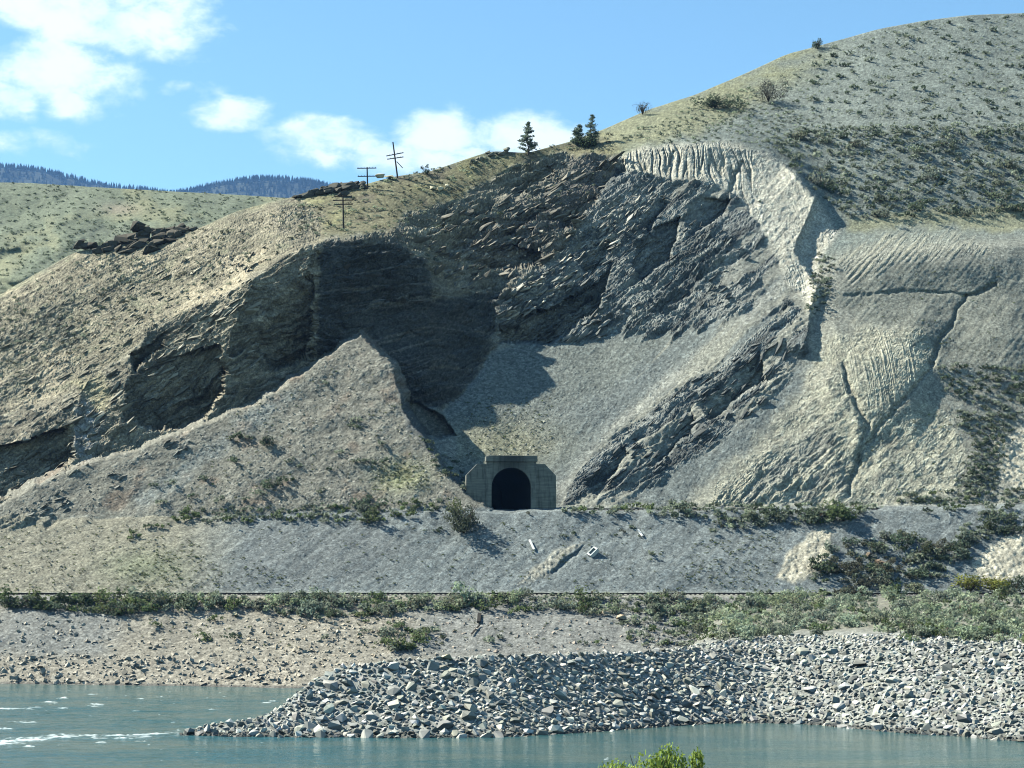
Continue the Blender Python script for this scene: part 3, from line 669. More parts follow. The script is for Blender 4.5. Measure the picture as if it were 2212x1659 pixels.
# ------------------------------------------------------------------ valley floor, near bank
V = np.array([(-3400, -45, -2.4), (3400, -45, -2.4), (3400, 6900, -2.4), (-3400, 6900, -2.4)])
tag(link('ground', np_mesh('ground', V, [(0, 1, 2, 3)], None, np.full((4, 3), .2)), M['earth']), kind='structure')
nx = np.linspace(-160, 160, 160); ny = np.linspace(-30, 121, 80)[:, None]
NZ = np.interp(ny, [-30, 10, 24, 60, 104, 118, 121], [10.2, 10.2, 8.6, 4.6, .75, -.2, -.8]) + .25 * fbm(nx[None, :] / 4, ny / 4, 4, 260) * sstep(ny, 10, 30)
NV = np.stack(np.broadcast_arrays(nx[None, :], ny, NZ), -1)
tag(link('near_bank', np_mesh('near_bank', NV.reshape(-1, 3), grid_faces(*NV.shape[:2]), None, (C(.2, .2, .12) * (1 + .3 * fbm(NV[..., 0] / 3, NV[..., 1] / 3, 3, 266)[..., None])).reshape(-1, 3), True), M['earth']), kind='structure')

# ------------------------------------------------------------------ river
m, t, b = material('river water')
b.inputs['Roughness'].default_value = .12; b.inputs['IOR'].default_value = 1.33; b.inputs['Specular IOR Level'].default_value = .5
a = t.new('ShaderNodeVertexColor', layer_name='tone'); sp_ = t.new('ShaderNodeSeparateColor'); t.l.new(a.outputs[0], sp_.inputs[0])
g = t.new('ShaderNodeNewGeometry').outputs['Position']
gs = t.vm('MULTIPLY', g, (.5, 1.0, 1.0))
w1 = t.noise(gs, .4, 4, .6); w2 = t.noise(gs, 1.6, 4, .65); 
h = t.m('ADD', t.m('MULTIPLY', w1, .7), t.m('MULTIPLY', w2, .35))
bp = t.new('ShaderNodeBump'); bp.inputs['Distance'].default_value = .5
t.put(bp.inputs['Strength'], t.m('ADD', t.m('MULTIPLY', sp_.outputs[1], .9), .08)); t.put(bp.inputs['Height'], h); t.l.new(bp.outputs[0], b.inputs['Normal'])
patch = t.noise(t.vm('MULTIPLY', g, (.35, 1.0, 1.0)), .12, 4, .6)
wc = t.mix(t.ramp(patch, .35, .65), (.03, .10, .108, 1), (.075, .125, .112, 1))
t.put(b.inputs['Base Color'], t.mix(sp_.outputs[0], wc, (.72, .78, .76, 1)))
t.put(b.inputs['Roughness'], t.m('ADD', t.m('MULTIPLY', sp_.outputs[0], .6), .12))
M['water'] = m
rx = np.linspace(-330, 2560, 640); ry_ = np.concatenate([np.linspace(1700, 1570, 130), np.linspace(1569, 1468, 160)])
QX, QY = np.meshgrid(rx, ry_); QD = D_at_z(QX, QY, 0.0); QXW = rayxt(QX, QY)[0] * QD
foam = np.zeros(QX.shape)
wn = fbm(QXW / 1.6, QD / 1.0, 4, 300); wn2 = fbm(QXW / 5, QD / 3, 3, 304); wn3 = fbm(QXW / .5, QD / .5, 3, 306)
dl, _, al = ldist(QX, QY + 7 * wn2, [(-330, 1612), (0, 1603), (120, 1592), (250, 1590), (385, 1585)])
foam = np.maximum(foam, .85 * sstep(np.exp(-(dl / 8) ** 2) * (.75 + .9 * wn + .7 * wn3) - .2 * al, .3, 1.0))
for (fx0, fy0, fw, fh) in [(210,1523,22,5),(135,1508,14,3),(110,1517,18,4),(80,1528,20,3),(30,1531,45,3),(135,1530,20,3),(455,1533,14,3),(575,1519,12,2),(590,1515,10,2),(200,1500,14,2),(50,1560,30,3),(310,1600,16,3),(60,1612,20,3),(215,1604,16,3),(300,1510,20,2),(10,1575,40,3),(350,1505,18,2),(1270,1610,10,2),(1310,1640,12,3),(1350,1622,8,2)]:
    foam = np.maximum(foam, .8 * sstep(.55 - ((QX - fx0) / fw / 1.3) ** 2 - ((QY - fy0) / fh) ** 2 + 1.3 * wn + .9 * wn3, .2, .9))
foam = np.maximum(foam, .6 * sstep(wn + .6 * wn3 + .5 * wn2, .62, .9) * (1 - sstep(QX, 500, 700)))
chop = (1 - .75 * sstep(QX + 120 * wn2, 560, 1000)) * (1 - .6 * sstep(1490 - QY, -8, 4)) * np.clip(.8 + .5 * wn2, .2, 1.2)
chop = np.where(QY > 1600, np.maximum(chop * .8, .25), chop)
QZ = .11 * chop * fbm(QXW / 2.4, QD / 1.5, 3, 310) + .07 * foam * (1 + wn3)
tag(link('river', np_mesh('river', np.stack([QXW, QD, QZ], -1).reshape(-1, 3), grid_faces(*QX.shape), None, np.stack([foam, chop, foam * 0], -1).reshape(-1, 3), True), M['water']), kind='structure')

# ------------------------------------------------------------------ where things stand: nearest surface seen from the survey point
ZB = np.full((900, 1400), 1e9)
def splat(V):
    x, y = proj(V); u = ((x + 250) / 2).astype(int); v_ = (y / 2).astype(int)
    ok = (u >= 0) & (u < 1400) & (v_ >= 0) & (v_ < 900); np.minimum.at(ZB, (v_[ok], u[ok]), V[ok][:, 1])
def subdiv(V): 
    a_ = .5 * (V[1:] + V[:-1]); o = np.empty((V.shape[0] + a_.shape[0],) + V.shape[1:]); o[::2] = V; o[1::2] = a_; return o
for V in (P3, SPV):
    V = subdiv(subdiv(V).swapaxes(0, 1)).swapaxes(0, 1); splat(V.reshape(-1, 3))
for _ in range(2):
    h_ = ZB > 1e8; pad = np.pad(ZB, 1, constant_values=1e9)
    nb = np.minimum.reduce([pad[:-2, 1:-1], pad[2:, 1:-1], pad[1:-1, :-2], pad[1:-1, 2:]]); ZB = np.where(h_, nb, ZB)
def ground_at(px, py):
    u = int(np.clip((px + 250) / 2, 0, 1399)); v_ = int(np.clip(py / 2, 0, 899)); d = ZB[v_, u]
    for k in range(1, 14):
        if d < 1e8: break
        d = ZB[min(899, v_ + k), u]
    return at(px, py, d)

# ------------------------------------------------------------------ concrete tunnel portal
m, t, b = material('weathered concrete')
g = t.new('ShaderNodeTexCoord').outputs['Object']
n1 = t.noise(t.vm('MULTIPLY', g, (.35, 1, 3.0)), 1.2, 5, .65); n2 = t.noise(t.vm('MULTIPLY', g, (2.2, 1, .35)), 1.0, 4, .6)
c = t.mix(t.ramp(n1, .3, .7), (.15, .155, .135, 1), (.25, .25, .21, 1)); c = t.mix(t.m('MULTIPLY', t.ramp(n2, .46, .7), .6), c, (.06, .065, .055, 1)); so_ = t.new('ShaderNodeSeparateXYZ'); t.l.new(g, so_.inputs[0]); soot = t.m('MULTIPLY', t.ramp(t.m('ABSOLUTE', so_.outputs[0]), 3.2, .4), t.ramp(so_.outputs[2], 4.6, 6.6)); c = t.mix(t.m('MULTIPLY', soot, t.m('ADD', n1, .2)), c, (.035, .035, .032, 1))
t.put(b.inputs['Base Color'], c)
bp = t.new('ShaderNodeBump'); bp.inputs['Strength'].default_value = .4; bp.inputs['Distance'].default_value = .05; t.put(bp.inputs['Height'], n1); t.l.new(bp.outputs[0], b.inputs['Normal'])
M['concrete'] = m
PD = 289.6; U = PD / F
PB = at(1104.5, 1106, PD)
portal = empty('tunnel_portal', PB); portal.rotation_euler = (0, 0, R(6))
tag(portal, 'grey concrete railway tunnel portal with dark arched opening at the foot of the hollow', 'tunnel portal')
def pq(px, py): return ((px - 1104.5) * U, (1106 - py) * U)
def prism(bm, pts, y0, y1):
    f = [bm.verts.new((x, y0, z)) for x, z in pts]; k = [bm.verts.new((x, y1, z)) for x, z in pts]
    bm.faces.new(f); bm.faces.new(k[::-1]); n = len(pts)
    for i in range(n): bm.faces.new((f[(i + 1) % n], f[i], k[i], k[(i + 1) % n]))
def bm_obj(name, bm, mat, parent=None, bevel=0):
    if bevel: bmesh.ops.bevel(bm, geom=bm.edges[:], offset=bevel, segments=1, affect='EDGES')
    bmesh.ops.recalc_face_normals(bm, faces=bm.faces)
    me = bpy.data.meshes.new(name); bm.to_mesh(me); bm.free(); return link(name, me, mat, parent)
def clip_band(poly, z0, z1):
    def cut(p, z, keep_above):
        o = []
        for i in range(len(p)):
            a_, b_ = p[i], p[(i + 1) % len(p)]; ia = (a_[1] >= z) == keep_above; ib = (b_[1] >= z) == keep_above
            if ia: o.append(a_)
            if ia != ib:
                s_ = (z - a_[1]) / (b_[1] - a_[1]); o.append((a_[0] + s_ * (b_[0] - a_[0]), z))
        return o
    p = cut(poly, z0, True); return cut(p, z1, False) if len(p) > 2 else p
wings = ([pq(1007, 1112), pq(1050, 1112), pq(1050, 1002), pq(1031, 1002), pq(1007, 1027)], [pq(1158, 1112), pq(1202, 1112), pq(1202, 1027), pq(1178, 1002), pq(1158, 1002)])
for wpoly in wings:
    bm = bmesh.new(); z = -.4; k = 0
    while z < 7:
        hgt = random.uniform(.42, .62); p = clip_band(wpoly, z + .012, z + hgt - .012)
        if len(p) > 2: prism(bm, p, .05 + random.uniform(0, .035), 1.6)
        p = clip_band(wpoly, z + hgt - .012, z + hgt + .012)
        if len(p) > 2: prism(bm, p, .12, 1.5)
        z += hgt; k += 1
    bm_obj('wing_wall', bm, M['concrete'], portal)
bm = bmesh.new()                                        # headwall with the arch cut out of it
rO = 43 * U; zs = (1106 - 1053) * U
arch = [(-rO, -.4), (-rO, zs * .5)] + [(-rO * math.cos(a), zs + rO * math.sin(a)) for a in np.linspace(0, math.pi, 25)] + [(rO, zs * .5), (rO, -.4)]
xl, zt = 54.5 * U, (1106 - 998) * U
def outer(x, z):
    if z <= zs: return (math.copysign(xl, x), z)
    a_ = math.atan2(z - zs, x); s_ = min(xl / max(1e-6, abs(math.cos(a_))), (zt - zs) / max(1e-6, math.sin(a_)))
    return (s_ * math.cos(a_), zs + s_ * math.sin(a_))
out = [outer(x, z) for x, z in arch]
for (i, o_) in ((i, o_) for i in range(len(arch) - 1) for o_ in (0,)):
    p = [arch[i], arch[i + 1], out[i + 1], out[i]]
    if abs(out[i][0] - out[i + 1][0]) > 1e-4 and abs(out[i][1] - out[i + 1][1]) > 1e-4:
        cx = math.copysign(xl, out[i][0] + out[i + 1][0]); p = [arch[i], arch[i + 1], out[i + 1], (cx, zt), out[i]]
    prism(bm, p, -.08, 1.5)
bmesh.ops.remove_doubles(bm, verts=bm.verts, dist=1e-4)
bm_obj('headwall', bm, M['concrete'], portal)
bm = bmesh.new(); prism(bm, [pq(1049, 997.8), pq(1161, 997.8), pq(1161, 984), pq(1060, 984), pq(1049, 986)], -.28, 1.4); bm_obj('parapet', bm, M['concrete'], portal, .05)
bm = bmesh.new()                                        # lining: a long dark tube with a closed far end
r2 = rO - .01; sec = [(-r2, -.4)] + [(-r2 * math.cos(a), zs + r2 * math.sin(a)) for a in np.linspace(0, math.pi, 21)] + [(r2, -.4)]
for k in range(8):
    y0, y1 = .6 + k * 5, .6 + (k + 1) * 5 - .03
    for i in range(len(sec) - 1):
        (x0, z0), (x1, z1) = sec[i], sec[i + 1]
        bm.faces.new([bm.verts.new(q) for q in ((x0, y0, z0), (x1, y0, z1), (x1, y1 + .03, z1), (x0, y1 + .03, z0))])
bm.faces.new([bm.verts.new((x, 40, z)) for x, z in sec]); bm.faces.new([bm.verts.new(q) for q in ((-r2, -.2, -.3), (r2, -.2, -.3), (r2, 40.6, -.3), (-r2, 40.6, -.3))])
bmesh.ops.remove_doubles(bm, verts=bm.verts, dist=1e-4)
bm_obj('tunnel_lining', bm, plain_material('sooted lining', (.035, .035, .033), .4, 1.5), portal)

# ------------------------------------------------------------------ railway tracks on the two benches
def track(px0, px1, py, Dd, label, bed):
    a_, b_ = at(px0, py, Dd), at(px1, py, Dd); L = b_.x - a_.x
    root = empty('railway_track', a_); tag(root, label, 'railway track')
    for y in (-.72, .72):
        bm = bmesh.new()
        for (w_, z0, z1) in ((.036, -.02, .0), (.014, -.12, -.02), (.07, -.14, -.12)): prism(bm, [(0, z0), (L, z0), (L, z1), (0, z1)], y - w_, y + w_)
        bm_obj('rail', bm, M['steel'], root)
    n = int(L / .6); bm = bmesh.new()
    for i in range(n): prism(bm, [(i * .6, -.32), (i * .6 + .22, -.32), (i * .6 + .22, -.145), (i * .6, -.145)], -1.25, 1.25)
    tag(bm_obj('sleeper', bm, M['wood'], root), kind='stuff')
    xs = np.linspace(0, L, int(L / .7)); prof = [(-2.2, -.75), (-1.5, -.22), (1.5, -.22), (2.2, -.75)]
    V = np.array([[(x, y, z + .05 * pn(x * 1.7, y * 1.3, 400) * (1 if z < -.3 else .4)) for x in xs] for y, z in prof])
    link('ballast_bed', np_mesh('ballast_bed', V.reshape(-1, 3), grid_faces(*V.shape[:2])), M['ballast'], root)
track(-250, 2470, 1280.6, 265.4, 'straight railway line running along the low bench above the river', 1)
track(1215, 2470, 1098.5, 288.4, 'overgrown railway line on the upper bench to the right of the tunnel', 1)

# ------------------------------------------------------------------ plants: leaf-sized faces spread through an uneven crown
def leaf_cloud(n, leaf, seed, flat=.75, lobes=6, twigs=0):
    g_ = np.random.default_rng(seed)
    lc = g_.normal(0, .42, (lobes, 3)); lc[:, 2] = np.abs(lc[:, 2]) * flat + .18; lr = g_.uniform(.32, .6, lobes)
    k = g_.integers(0, lobes, n); dv = g_.normal(0, 1, (n, 3)); dv /= np.linalg.norm(dv, axis=1)[:, None]
    p = lc[k] + dv * (lr[k] * g_.uniform(.55, 1.05, n))[:, None] * np.array([1, 1, flat])
    p[:, 2] = np.where(p[:, 2] < .02, g_.uniform(.02, .25, n), p[:, 2])
    nrm = dv * .9 + g_.normal(0, .55, (n, 3)) + np.array([0, 0, .35]); nrm /= np.linalg.norm(nrm, axis=1)[:, None]
    a1 = np.cross(nrm, g_.normal(0, 1, (n, 3))); a1 /= np.linalg.norm(a1, axis=1)[:, None]; a2 = np.cross(nrm, a1)
    sz = leaf * g_.uniform(.6, 1.4, n)[:, None]
    V = np.stack([p - a1 * sz, p + a2 * sz * .6, p + a1 * sz, p - a2 * sz * .6], 1).reshape(-1, 3)
    c = np.repeat(g_.uniform(.7, 1.3, n), 4)
    return V, np.arange(n * 4).reshape(-1, 4), c
TONES = {'grey-green': C(.21, .24, .17), 'dark green': C(.10, .128, .08), 'fresh green': C(.13, .17, .075), 'pale sage': C(.31, .36, .235), 'olive': C(.105, .11, .075)}
LEAFM = {}
for tn, tc_ in TONES.items():
    LEAFM[tn] = []
    for q in range(4):
        V, f, c = leaf_cloud(330, .105, hash_ := (len(tn) * 31 + q), .7 if q else .9, 7)
        cc = tc_ * c[:, None]; cc[: 4 * 20] = C(.12, .1, .075)
        LEAFM[tn].append(np_mesh('shrub', V, f, None, cc))
        LEAFM[tn][-1].materials.append(M['leaf'])
LOWP = [leaf_cloud(46, .2, 900 + q, .62, 4) for q in range(6)]

def scatter(poly, n, mind, jitter=None):
    p = np.array(poly, float); x0, y0 = p.min(0); x1, y1 = p.max(0); out = []
    for _ in range(n * 30):
        if len(out) >= n: break
        x, y = random.uniform(x0, x1), random.uniform(y0, y1)
        if sdist(np.array([x]), np.array([y]), poly)[0] > 0: continue
        if any((x - a_) ** 2 + ((y - b_) * 1.6) ** 2 < mind * mind for a_, b_ in out[-400:]): continue
        out.append((x, y))
    return out
PLANTS = []                                             # (zone, px, py, radius, tone)
def zone(name, pts, r0, r1, mix):
    tn, wt = zip(*mix)
    for x, y in pts:
        if -150 < x < 2370: PLANTS.append((name, x, y, random.uniform(r0, r1) * (1.25 if random.random() < .15 else 1), random.choices(tn, wt)[0]))
G1, G2, G3, G4, G5 = 'grey-green', 'dark green', 'fresh green', 'pale sage', 'olive'
zone('in the row just below the lower rail line', scatter([(410,1296),(700,1292),(1100,1292),(1470,1290),(1470,1322),(1300,1328),(1100,1312),(900,1322),(700,1338),(560,1318),(410,1314)], 140, 17), .7, 1.5, [(G1,5),(G4,5),(G2,1),(G3,2)])
zone('on the bank edge at the left, below the rail', scatter([(0,1296),(90,1300),(280,1298),(420,1292),(410,1318),(340,1322),(250,1328),(120,1316),(20,1312)], 54, 15), .95, 1.6, [(G1,4),(G3,3),(G2,3)])
zone('where the spit meets the bank', scatter([(1330,1345),(1440,1310),(1600,1296),(1620,1384),(1500,1396),(1390,1398)], 70, 14), .6, 1.15, [(G1,4),(G4,3),(G3,2)])
zone('on the level field above the right-hand riprap', scatter([(1470,1300),(1640,1284),(2212,1284),(2360,1284),(2360,1392),(1950,1388),(1880,1352),(1760,1376),(1640,1378),(1560,1350),(1470,1362)], 400, 12), .7, 1.3, [(G4,5),(G1,4),(G3,1.2)])
zone('along the upper bench right of the portal', scatter([(1225,1098),(1500,1094),(1880,1088),(1900,1112),(1800,1128),(1690,1140),(1560,1146),(1540,1122),(1225,1110)], 90, 13), .75, 1.25, [(G1,5),(G2,3),(G4,2),(G3,1)])
zone('on the upper bench at the far right', scatter([(1950,1068),(2212,1062),(2340,1062),(2340,1110),(2000,1112),(1950,1095)], 60, 13), .7, 1.2, [(G2,4),(G1,4),(G3,1)])
zone('on the slope under the far right of the upper bench', scatter([(2110,1112),(2340,1108),(2340,1150),(2160,1158),(2080,1200),(2000,1262),(1940,1240),(2050,1180)], 60, 14), .8, 1.4, [(G2,3),(G1,4),(G5,1)])
zone('in the dark thicket beside the pale scar', scatter([(1790,1190),(1840,1172),(1960,1150),(2030,1190),(2050,1240),(1980,1280),(1800,1290),(1740,1262)], 62, 15), .9, 1.5, [(G5,4),(G2,4),(G1,2)])
zone('down the gully beside the pale ridge', scatter([(1765,545),(1800,560),(1792,640),(1775,680),(1750,690),(1748,650)], 40, 9), .5, .95, [(G2,4),(G1,4)])
zone('in the belt of scrub under the fluted mound', scatter([(2020,785),(2120,795),(2360,790),(2360,910),(2160,905),(2050,850)], 130, 13), .6, 1.15, [(G2,5),(G1,5)])
zone('on the scrub tongue at the right edge of the silt slope', scatter([(2070,890),(2200,900),(2170,960),(2150,1060),(2068,1060),(2100,970)], 90, 12), .6, 1.1, [(G2,5),(G1,4)])
zone('on the steep hillside below the old road line', scatter([(1650,300),(1800,284),(2360,276),(2360,470),(2040,470),(1830,470),(1760,410),(1700,350)], 330, 20), .8, 1.75, [(G2,2),(G1,7)])
zone('along the old road line across the hill', scatter([(1720,276),(2360,268),(2360,292),(1720,300)], 70, 12), .7, 1.3, [(G1,5),(G2,2),(G4,2)])
zone('scattered high on the bare round hill', scatter([(1780,110),(1950,60),(2200,36),(2360,40),(2360,262),(1750,258),(1680,180)], 150, 26), .6, 1.5, [(G2,4),(G1,5)])
zone('speckling the bare round hill', scatter([(1780,105),(1950,55),(2360,34),(2360,270),(1700,270),(1650,180)], 420, 10), .25, .5, [(G1,5),(G4,4)])
zone('on the shoulder above the silt cliff', scatter([(1330,300),(1500,232),(1620,190),(1760,270),(1700,335),(1600,308),(1420,310)], 210, 11), .35, .8, [(G1,6),(G4,3),(G2,1)])
zone('on the grassy top of the crag', scatter([(640,430),(800,400),(1000,350),(1230,310),(1330,290),(1320,330),(1200,335),(1080,375),(960,440),(850,500),(720,512),(650,510)], 230, 10), .3, .75, [(G1,5),(G5,2),(G4,2),(G2,1)])
zone('on the stony left flank', scatter([(0,650),(160,560),(420,505),(600,450),(690,480),(620,540),(480,630),(340,690),(160,770),(0,840)], 260, 12), .3, .7, [(G1,6),(G5,3),(G2,1)])
zone('on the ledges of the crag', scatter([(870,500),(1060,440),(1250,360),(1320,380),(1200,500),(1000,600),(940,610)], 70, 14), .3, .7, [(G1,5),(G2,3)])
zone('in the narrow valley left of the portal', scatter([(905,940),(960,980),(1000,1010),(1005,1060),(960,1030),(930,990)], 22, 11), .4, .85, [(G2,4),(G1,3),(G3,2)])
zone('on the foot of the gravel mound', scatter([(380,1105),(620,1098),(950,1086),(960,1104),(820,1130),(620,1128),(380,1134)], 64, 15), .65, 1.25, [(G1,5),(G2,2),(G3,3)])
zone('on the gravel mound', [(705,830),(765,912),(772,928),(760,922),(578,960),(520,944),(508,950),(690,1066),(531,1080),(505,1000),(440,1038),(345,1088),(335,1050),(368,1048),(590,1052),(712,1016),(650,1012),(800,1002),(835,1000),(770,1000),(620,1000),(560,1070),(480,1085),(420,1075),(830,960),(540,950),(625,1040),(735,980)], .7, 1.35, [(G2,4),(G1,4)])
zone('on the lower slope at the left', [(292,1152),(318,1140),(346,1140),(375,1122),(400,1118),(280,1165),(300,1160)], .7, 1.1, [(G3,5),(G2,2)])
zone('in the clump halfway down the bank', [(845,1388),(862,1375),(885,1368),(900,1385),(870,1400),(850,1405),(890,1402),(838,1372),(910,1372),(865,1352)], 1.0, 1.5, [(G3,3),(G1,3)])
zone('on the open bank above the river', [(332,1354),(470,1342),(432,1380),(505,1380),(455,1385),(790,1345),(800,1330),(962,1378),(940,1365),(705,1380),(1080,1382),(1060,1388),(1372,1378),(1360,1382),(1130,1318),(1150,1322),(1120,1326),(985,1318),(1000,1312),(970,1322),(1290,1390),(1260,1392),(840,1330),(780,1365),(720,1330),(610,1330)], .6, 1.15, [(G1,4),(G2,3),(G3,3)])
zone('on the grey slope between the tracks', [(1000,1128),(1240,1155),(1215,1160),(1330,1158),(1345,1150),(1408,1200),(1540,1150),(1560,1140),(790,1118),(805,1126),(940,1150),(1140,1110),(1365,1145)], .5, .95, [(G2,4),(G5,3),(G1,2)])
# weeds: little green tufts nobody could count
WEEDS = []
for poly, n in (([(0,1135),(400,1135),(500,1270),(0,1275)], 200), ([(300,1180),(520,1200),(700,1275),(250,1275)], 160), ([(820,1000),(920,1000),(930,1060),(800,1060)], 110), ([(1500,1170),(1690,1150),(1680,1275),(1450,1275)], 160), ([(560,1130),(1450,1130),(1450,1270),(560,1270)], 150),
                ([(480,900),(780,750),(860,860),(980,1080),(400,1100)], 150), ([(300,1330),(1400,1330),(1400,1400),(300,1400)], 90), ([(1010,860),(1200,860),(1200,985),(1010,985)], 120), ([(1800,620),(2200,560),(2200,780),(2020,780)], 90), ([(1880,880),(2060,900),(2060,1070),(1840,1080)], 60)):
    for x, y in scatter(poly, n, 5): WEEDS.append((x, y, random.uniform(.12, .34), random.choice([C(.12, .16, .06), C(.16, .18, .09), C(.09, .11, .05)])))

def join_low(items, name, label, cat):
    Vs, Fs, Cs = [], [], []; off = 0
    for k, (p, r, tone) in enumerate(items):
        V, f, c = LOWP[k % 6]; a_ = random.uniform(0, 6.28); ca, sa = math.cos(a_), math.sin(a_)
        W = np.stack([V[:, 0] * ca - V[:, 1] * sa, V[:, 0] * sa + V[:, 1] * ca, V[:, 2]], 1) * r + np.array(p)
        Vs.append(W); Fs.append(f + off); Cs.append(tone * c[:, None]); off += len(V)
    return tag(link(name, np_mesh(name, np.concatenate(Vs), np.concatenate(Fs), None, np.concatenate(Cs)), M['leaf']), label, cat, kind='stuff')
ORD = 'first second third fourth fifth sixth seventh eighth ninth tenth eleventh twelfth thirteenth fourteenth fifteenth sixteenth seventeenth eighteenth nineteenth'.split()
TENS = 'twent thirt fort fift sixt sevent eight ninet'.split()
def ordinal(n):
    if n < 20: return ORD[n - 1]
    t_, u = divmod(n, 10); return TENS[t_ - 2] + ('ieth' if u == 0 else 'y-' + ORD[u - 1])
def fit(head, place):                                   # counted from the left
    import re
    for mid in (' from the left ', ' from left ', ' '):
        lb = head + mid + place
        if len(re.findall(r"[A-Za-z']+", lb)) <= 16: return lb
    return lb
sized = []
for (zn, x, y, r, tn) in PLANTS:
    p = ground_at(x, y)
    vis = 0 <= x <= 2212
    sized.append((r / p.y * (1 if vis else .01), zn, x, p, r, tn))
sized.sort(key=lambda q: -q[0])
single, rest = sized[:285], sized[285:]
byz = {}
for q in single: byz.setdefault((q[1], q[5]), []).append(q)
for (zn, tn), qs in byz.items():
    qs.sort(key=lambda q: q[2])
    for i, (_, _, x, p, r, _) in enumerate(qs):
        o = bpy.data.objects.new('shrub', random.choice(LEAFM[tn])); col.objects.link(o)
        o.location = p - Vector((0, 0, .1 * r)); o.rotation_euler = (random.uniform(-.12, .12), random.uniform(-.12, .12), random.uniform(0, 6.28))
        o.scale = (r * random.uniform(.9, 1.25), r * random.uniform(.9, 1.2), r * random.uniform(.8, 1.15)); k = random.uniform(.75, 1.25); o.color = (k * random.uniform(.93, 1.07), k, k * random.uniform(.9, 1.1), 1)
        lb = f"{tn} shrub {zn}" if len(qs) == 1 else fit(f"{ordinal(i + 1)} {tn} shrub", zn)
        tag(o, lb, 'shrub', 'shrubs ' + zn)
join_low([(q[3], q[4], TONES[q[5]] * random.uniform(.75, 1.25)) for q in rest], 'sagebrush', 'small sagebrush scattered over the hills and benches', 'sagebrush')
join_low([(ground_at(x, y), r, tn) for x, y, r, tn in WEEDS], 'weeds', 'low green weeds dotting the gravel slopes', 'weeds')
hs = []
for _ in range(3600):                                    # brush on the far grassy hill
    i, j = rng.integers(20, 199), rng.integers(40, 419)
    hs.append((HV[i, j], rng.uniform(.3, .85), C(.15, .18, .11) * rng.uniform(.7, 1.3)))
join_low(hs, 'hill_brush', 'dark brush speckling the green hill behind on the left', 'brush')

# ------------------------------------------------------------------ larger plants of their own
def twig_tube(V, F, p, q, r0, r1):
    p, q = np.array(p), np.array(q); d = q - p; d = d / np.linalg.norm(d); s_ = np.cross(d, (.3, .9, .2)); s_ /= np.linalg.norm(s_); t_ = np.cross(d, s_); o = len(V)
    for c_, r in ((p, r0), (q, r1)):
        for k in range(4): a_ = k * math.pi / 2; V.append(c_ + r * (math.cos(a_) * s_ + math.sin(a_) * t_))
    for k in range(4): F.append((o + k, o + (k + 1) % 4, o + 4 + (k + 1) % 4, o + 4 + k))
def big_shrub(px, py, rx, h, tone, label, leaves=900, leaf=.07, twigs=26, twig_out=1.0, cat='shrub', base=None, seed=1, group=None):
    p = base if base is not None else ground_at(px, py)
    root = empty('shrub', p); tag(root, label, cat, group)
    V, f, c = leaf_cloud(leaves, leaf, seed, .8, 9); V = V * np.array([rx, rx, h / 1.05])
    link('foliage', np_mesh('foliage', V, f, None, TONES[tone] * c[:, None] if isinstance(tone, str) else tone * c[:, None]), M['leaf'], root)
    TV, TF = [], []; g_ = random.Random(seed)
    for k in range(twigs):
        a_ = g_.uniform(0, 6.28); e = g_.uniform(.35, 1.0) * twig_out
        m_ = (math.cos(a_) * rx * .3 * e, math.sin(a_) * rx * .3 * e, h * .45 * e); q = (math.cos(a_ + .3) * rx * .8 * e, math.sin(a_ + .3) * rx * .8 * e, h * g_.uniform(.75, 1.05) * e)
        twig_tube(TV, TF, (m_[0] * .1, m_[1] * .1, -.1), m_, .045, .03); twig_tube(TV, TF, m_, q, .03, .012)
    link('stems', np_mesh('stems', np.array(TV), TF), M['bark'], root)
    return root
big_shrub(1545, 232, 3.6, 2.6, G2, 'wide low dark green shrub on the skyline above the silt cliff', 1000, .07, seed=3)
big_shrub(1660, 218, 3.0, 4.2, C(.15, .15, .12), 'grey twiggy half-bare shrub on the hill shoulder', 900, .05, 44, .9, seed=4)
big_shrub(1388, 246, 1.6, 2.6, C(.10, .11, .08), 'spindly dead-looking shrub with bare twigs on the skyline', 420, .05, 40, 1.05, seed=5)
big_shrub(1766, 104, 1.3, 1.9, G2, 'dark bushy shrub alone on the skyline of the round hill', 420, .1, 30, 1.1, seed=6)
big_shrub(922, 376, 1.0, 1.4, G2, 'dark rounded bush on the skyline right of the leaning pole', 320, .11, 12, seed=7)
big_shrub(1002, 1150, 2.4, 4.0, C(.085, .098, .065), 'large dark twiggy shrub below the left wing of the portal', 1300, .055, 60, 1.1, seed=8)
big_shrub(985, 1122, 1.7, 2.4, C(.14, .16, .07), 'yellow-green bush leaning on the dark shrub below the portal', 420, .08, 20, seed=9)
big_shrub(1822, 1124, 2.7, 2.6, G3, 'bright green rounded bush on the upper bench above the pale scar', 900, .075, seed=10)
big_shrub(1765, 1126, 2.0, 2.2, G2, 'dark green bush just left of the bright green bench bush', 600, .08, seed=12)
big_shrub(2095, 1276, 3.6, 2.0, C(.20, .21, .045), 'long yellow-green bush at the foot of the slope on the right', 1300, .055, 16, seed=13)
big_shrub(2150, 1276, 2.6, 2.0, C(.21, .21, .05), 'yellow-green bush between its longer neighbour and a dark shrub', 900, .06, 16, seed=14)
big_shrub(2192, 1280, 1.5, 2.3, G2, 'dark shrub at the right end of the yellow-green bushes', 520, .09, seed=15)
big_shrub(1270, 318, 2.4, 2.4, C(.07, .10, .05), 'dense green bush at the foot of the twin pines', 700, .08, seed=16)
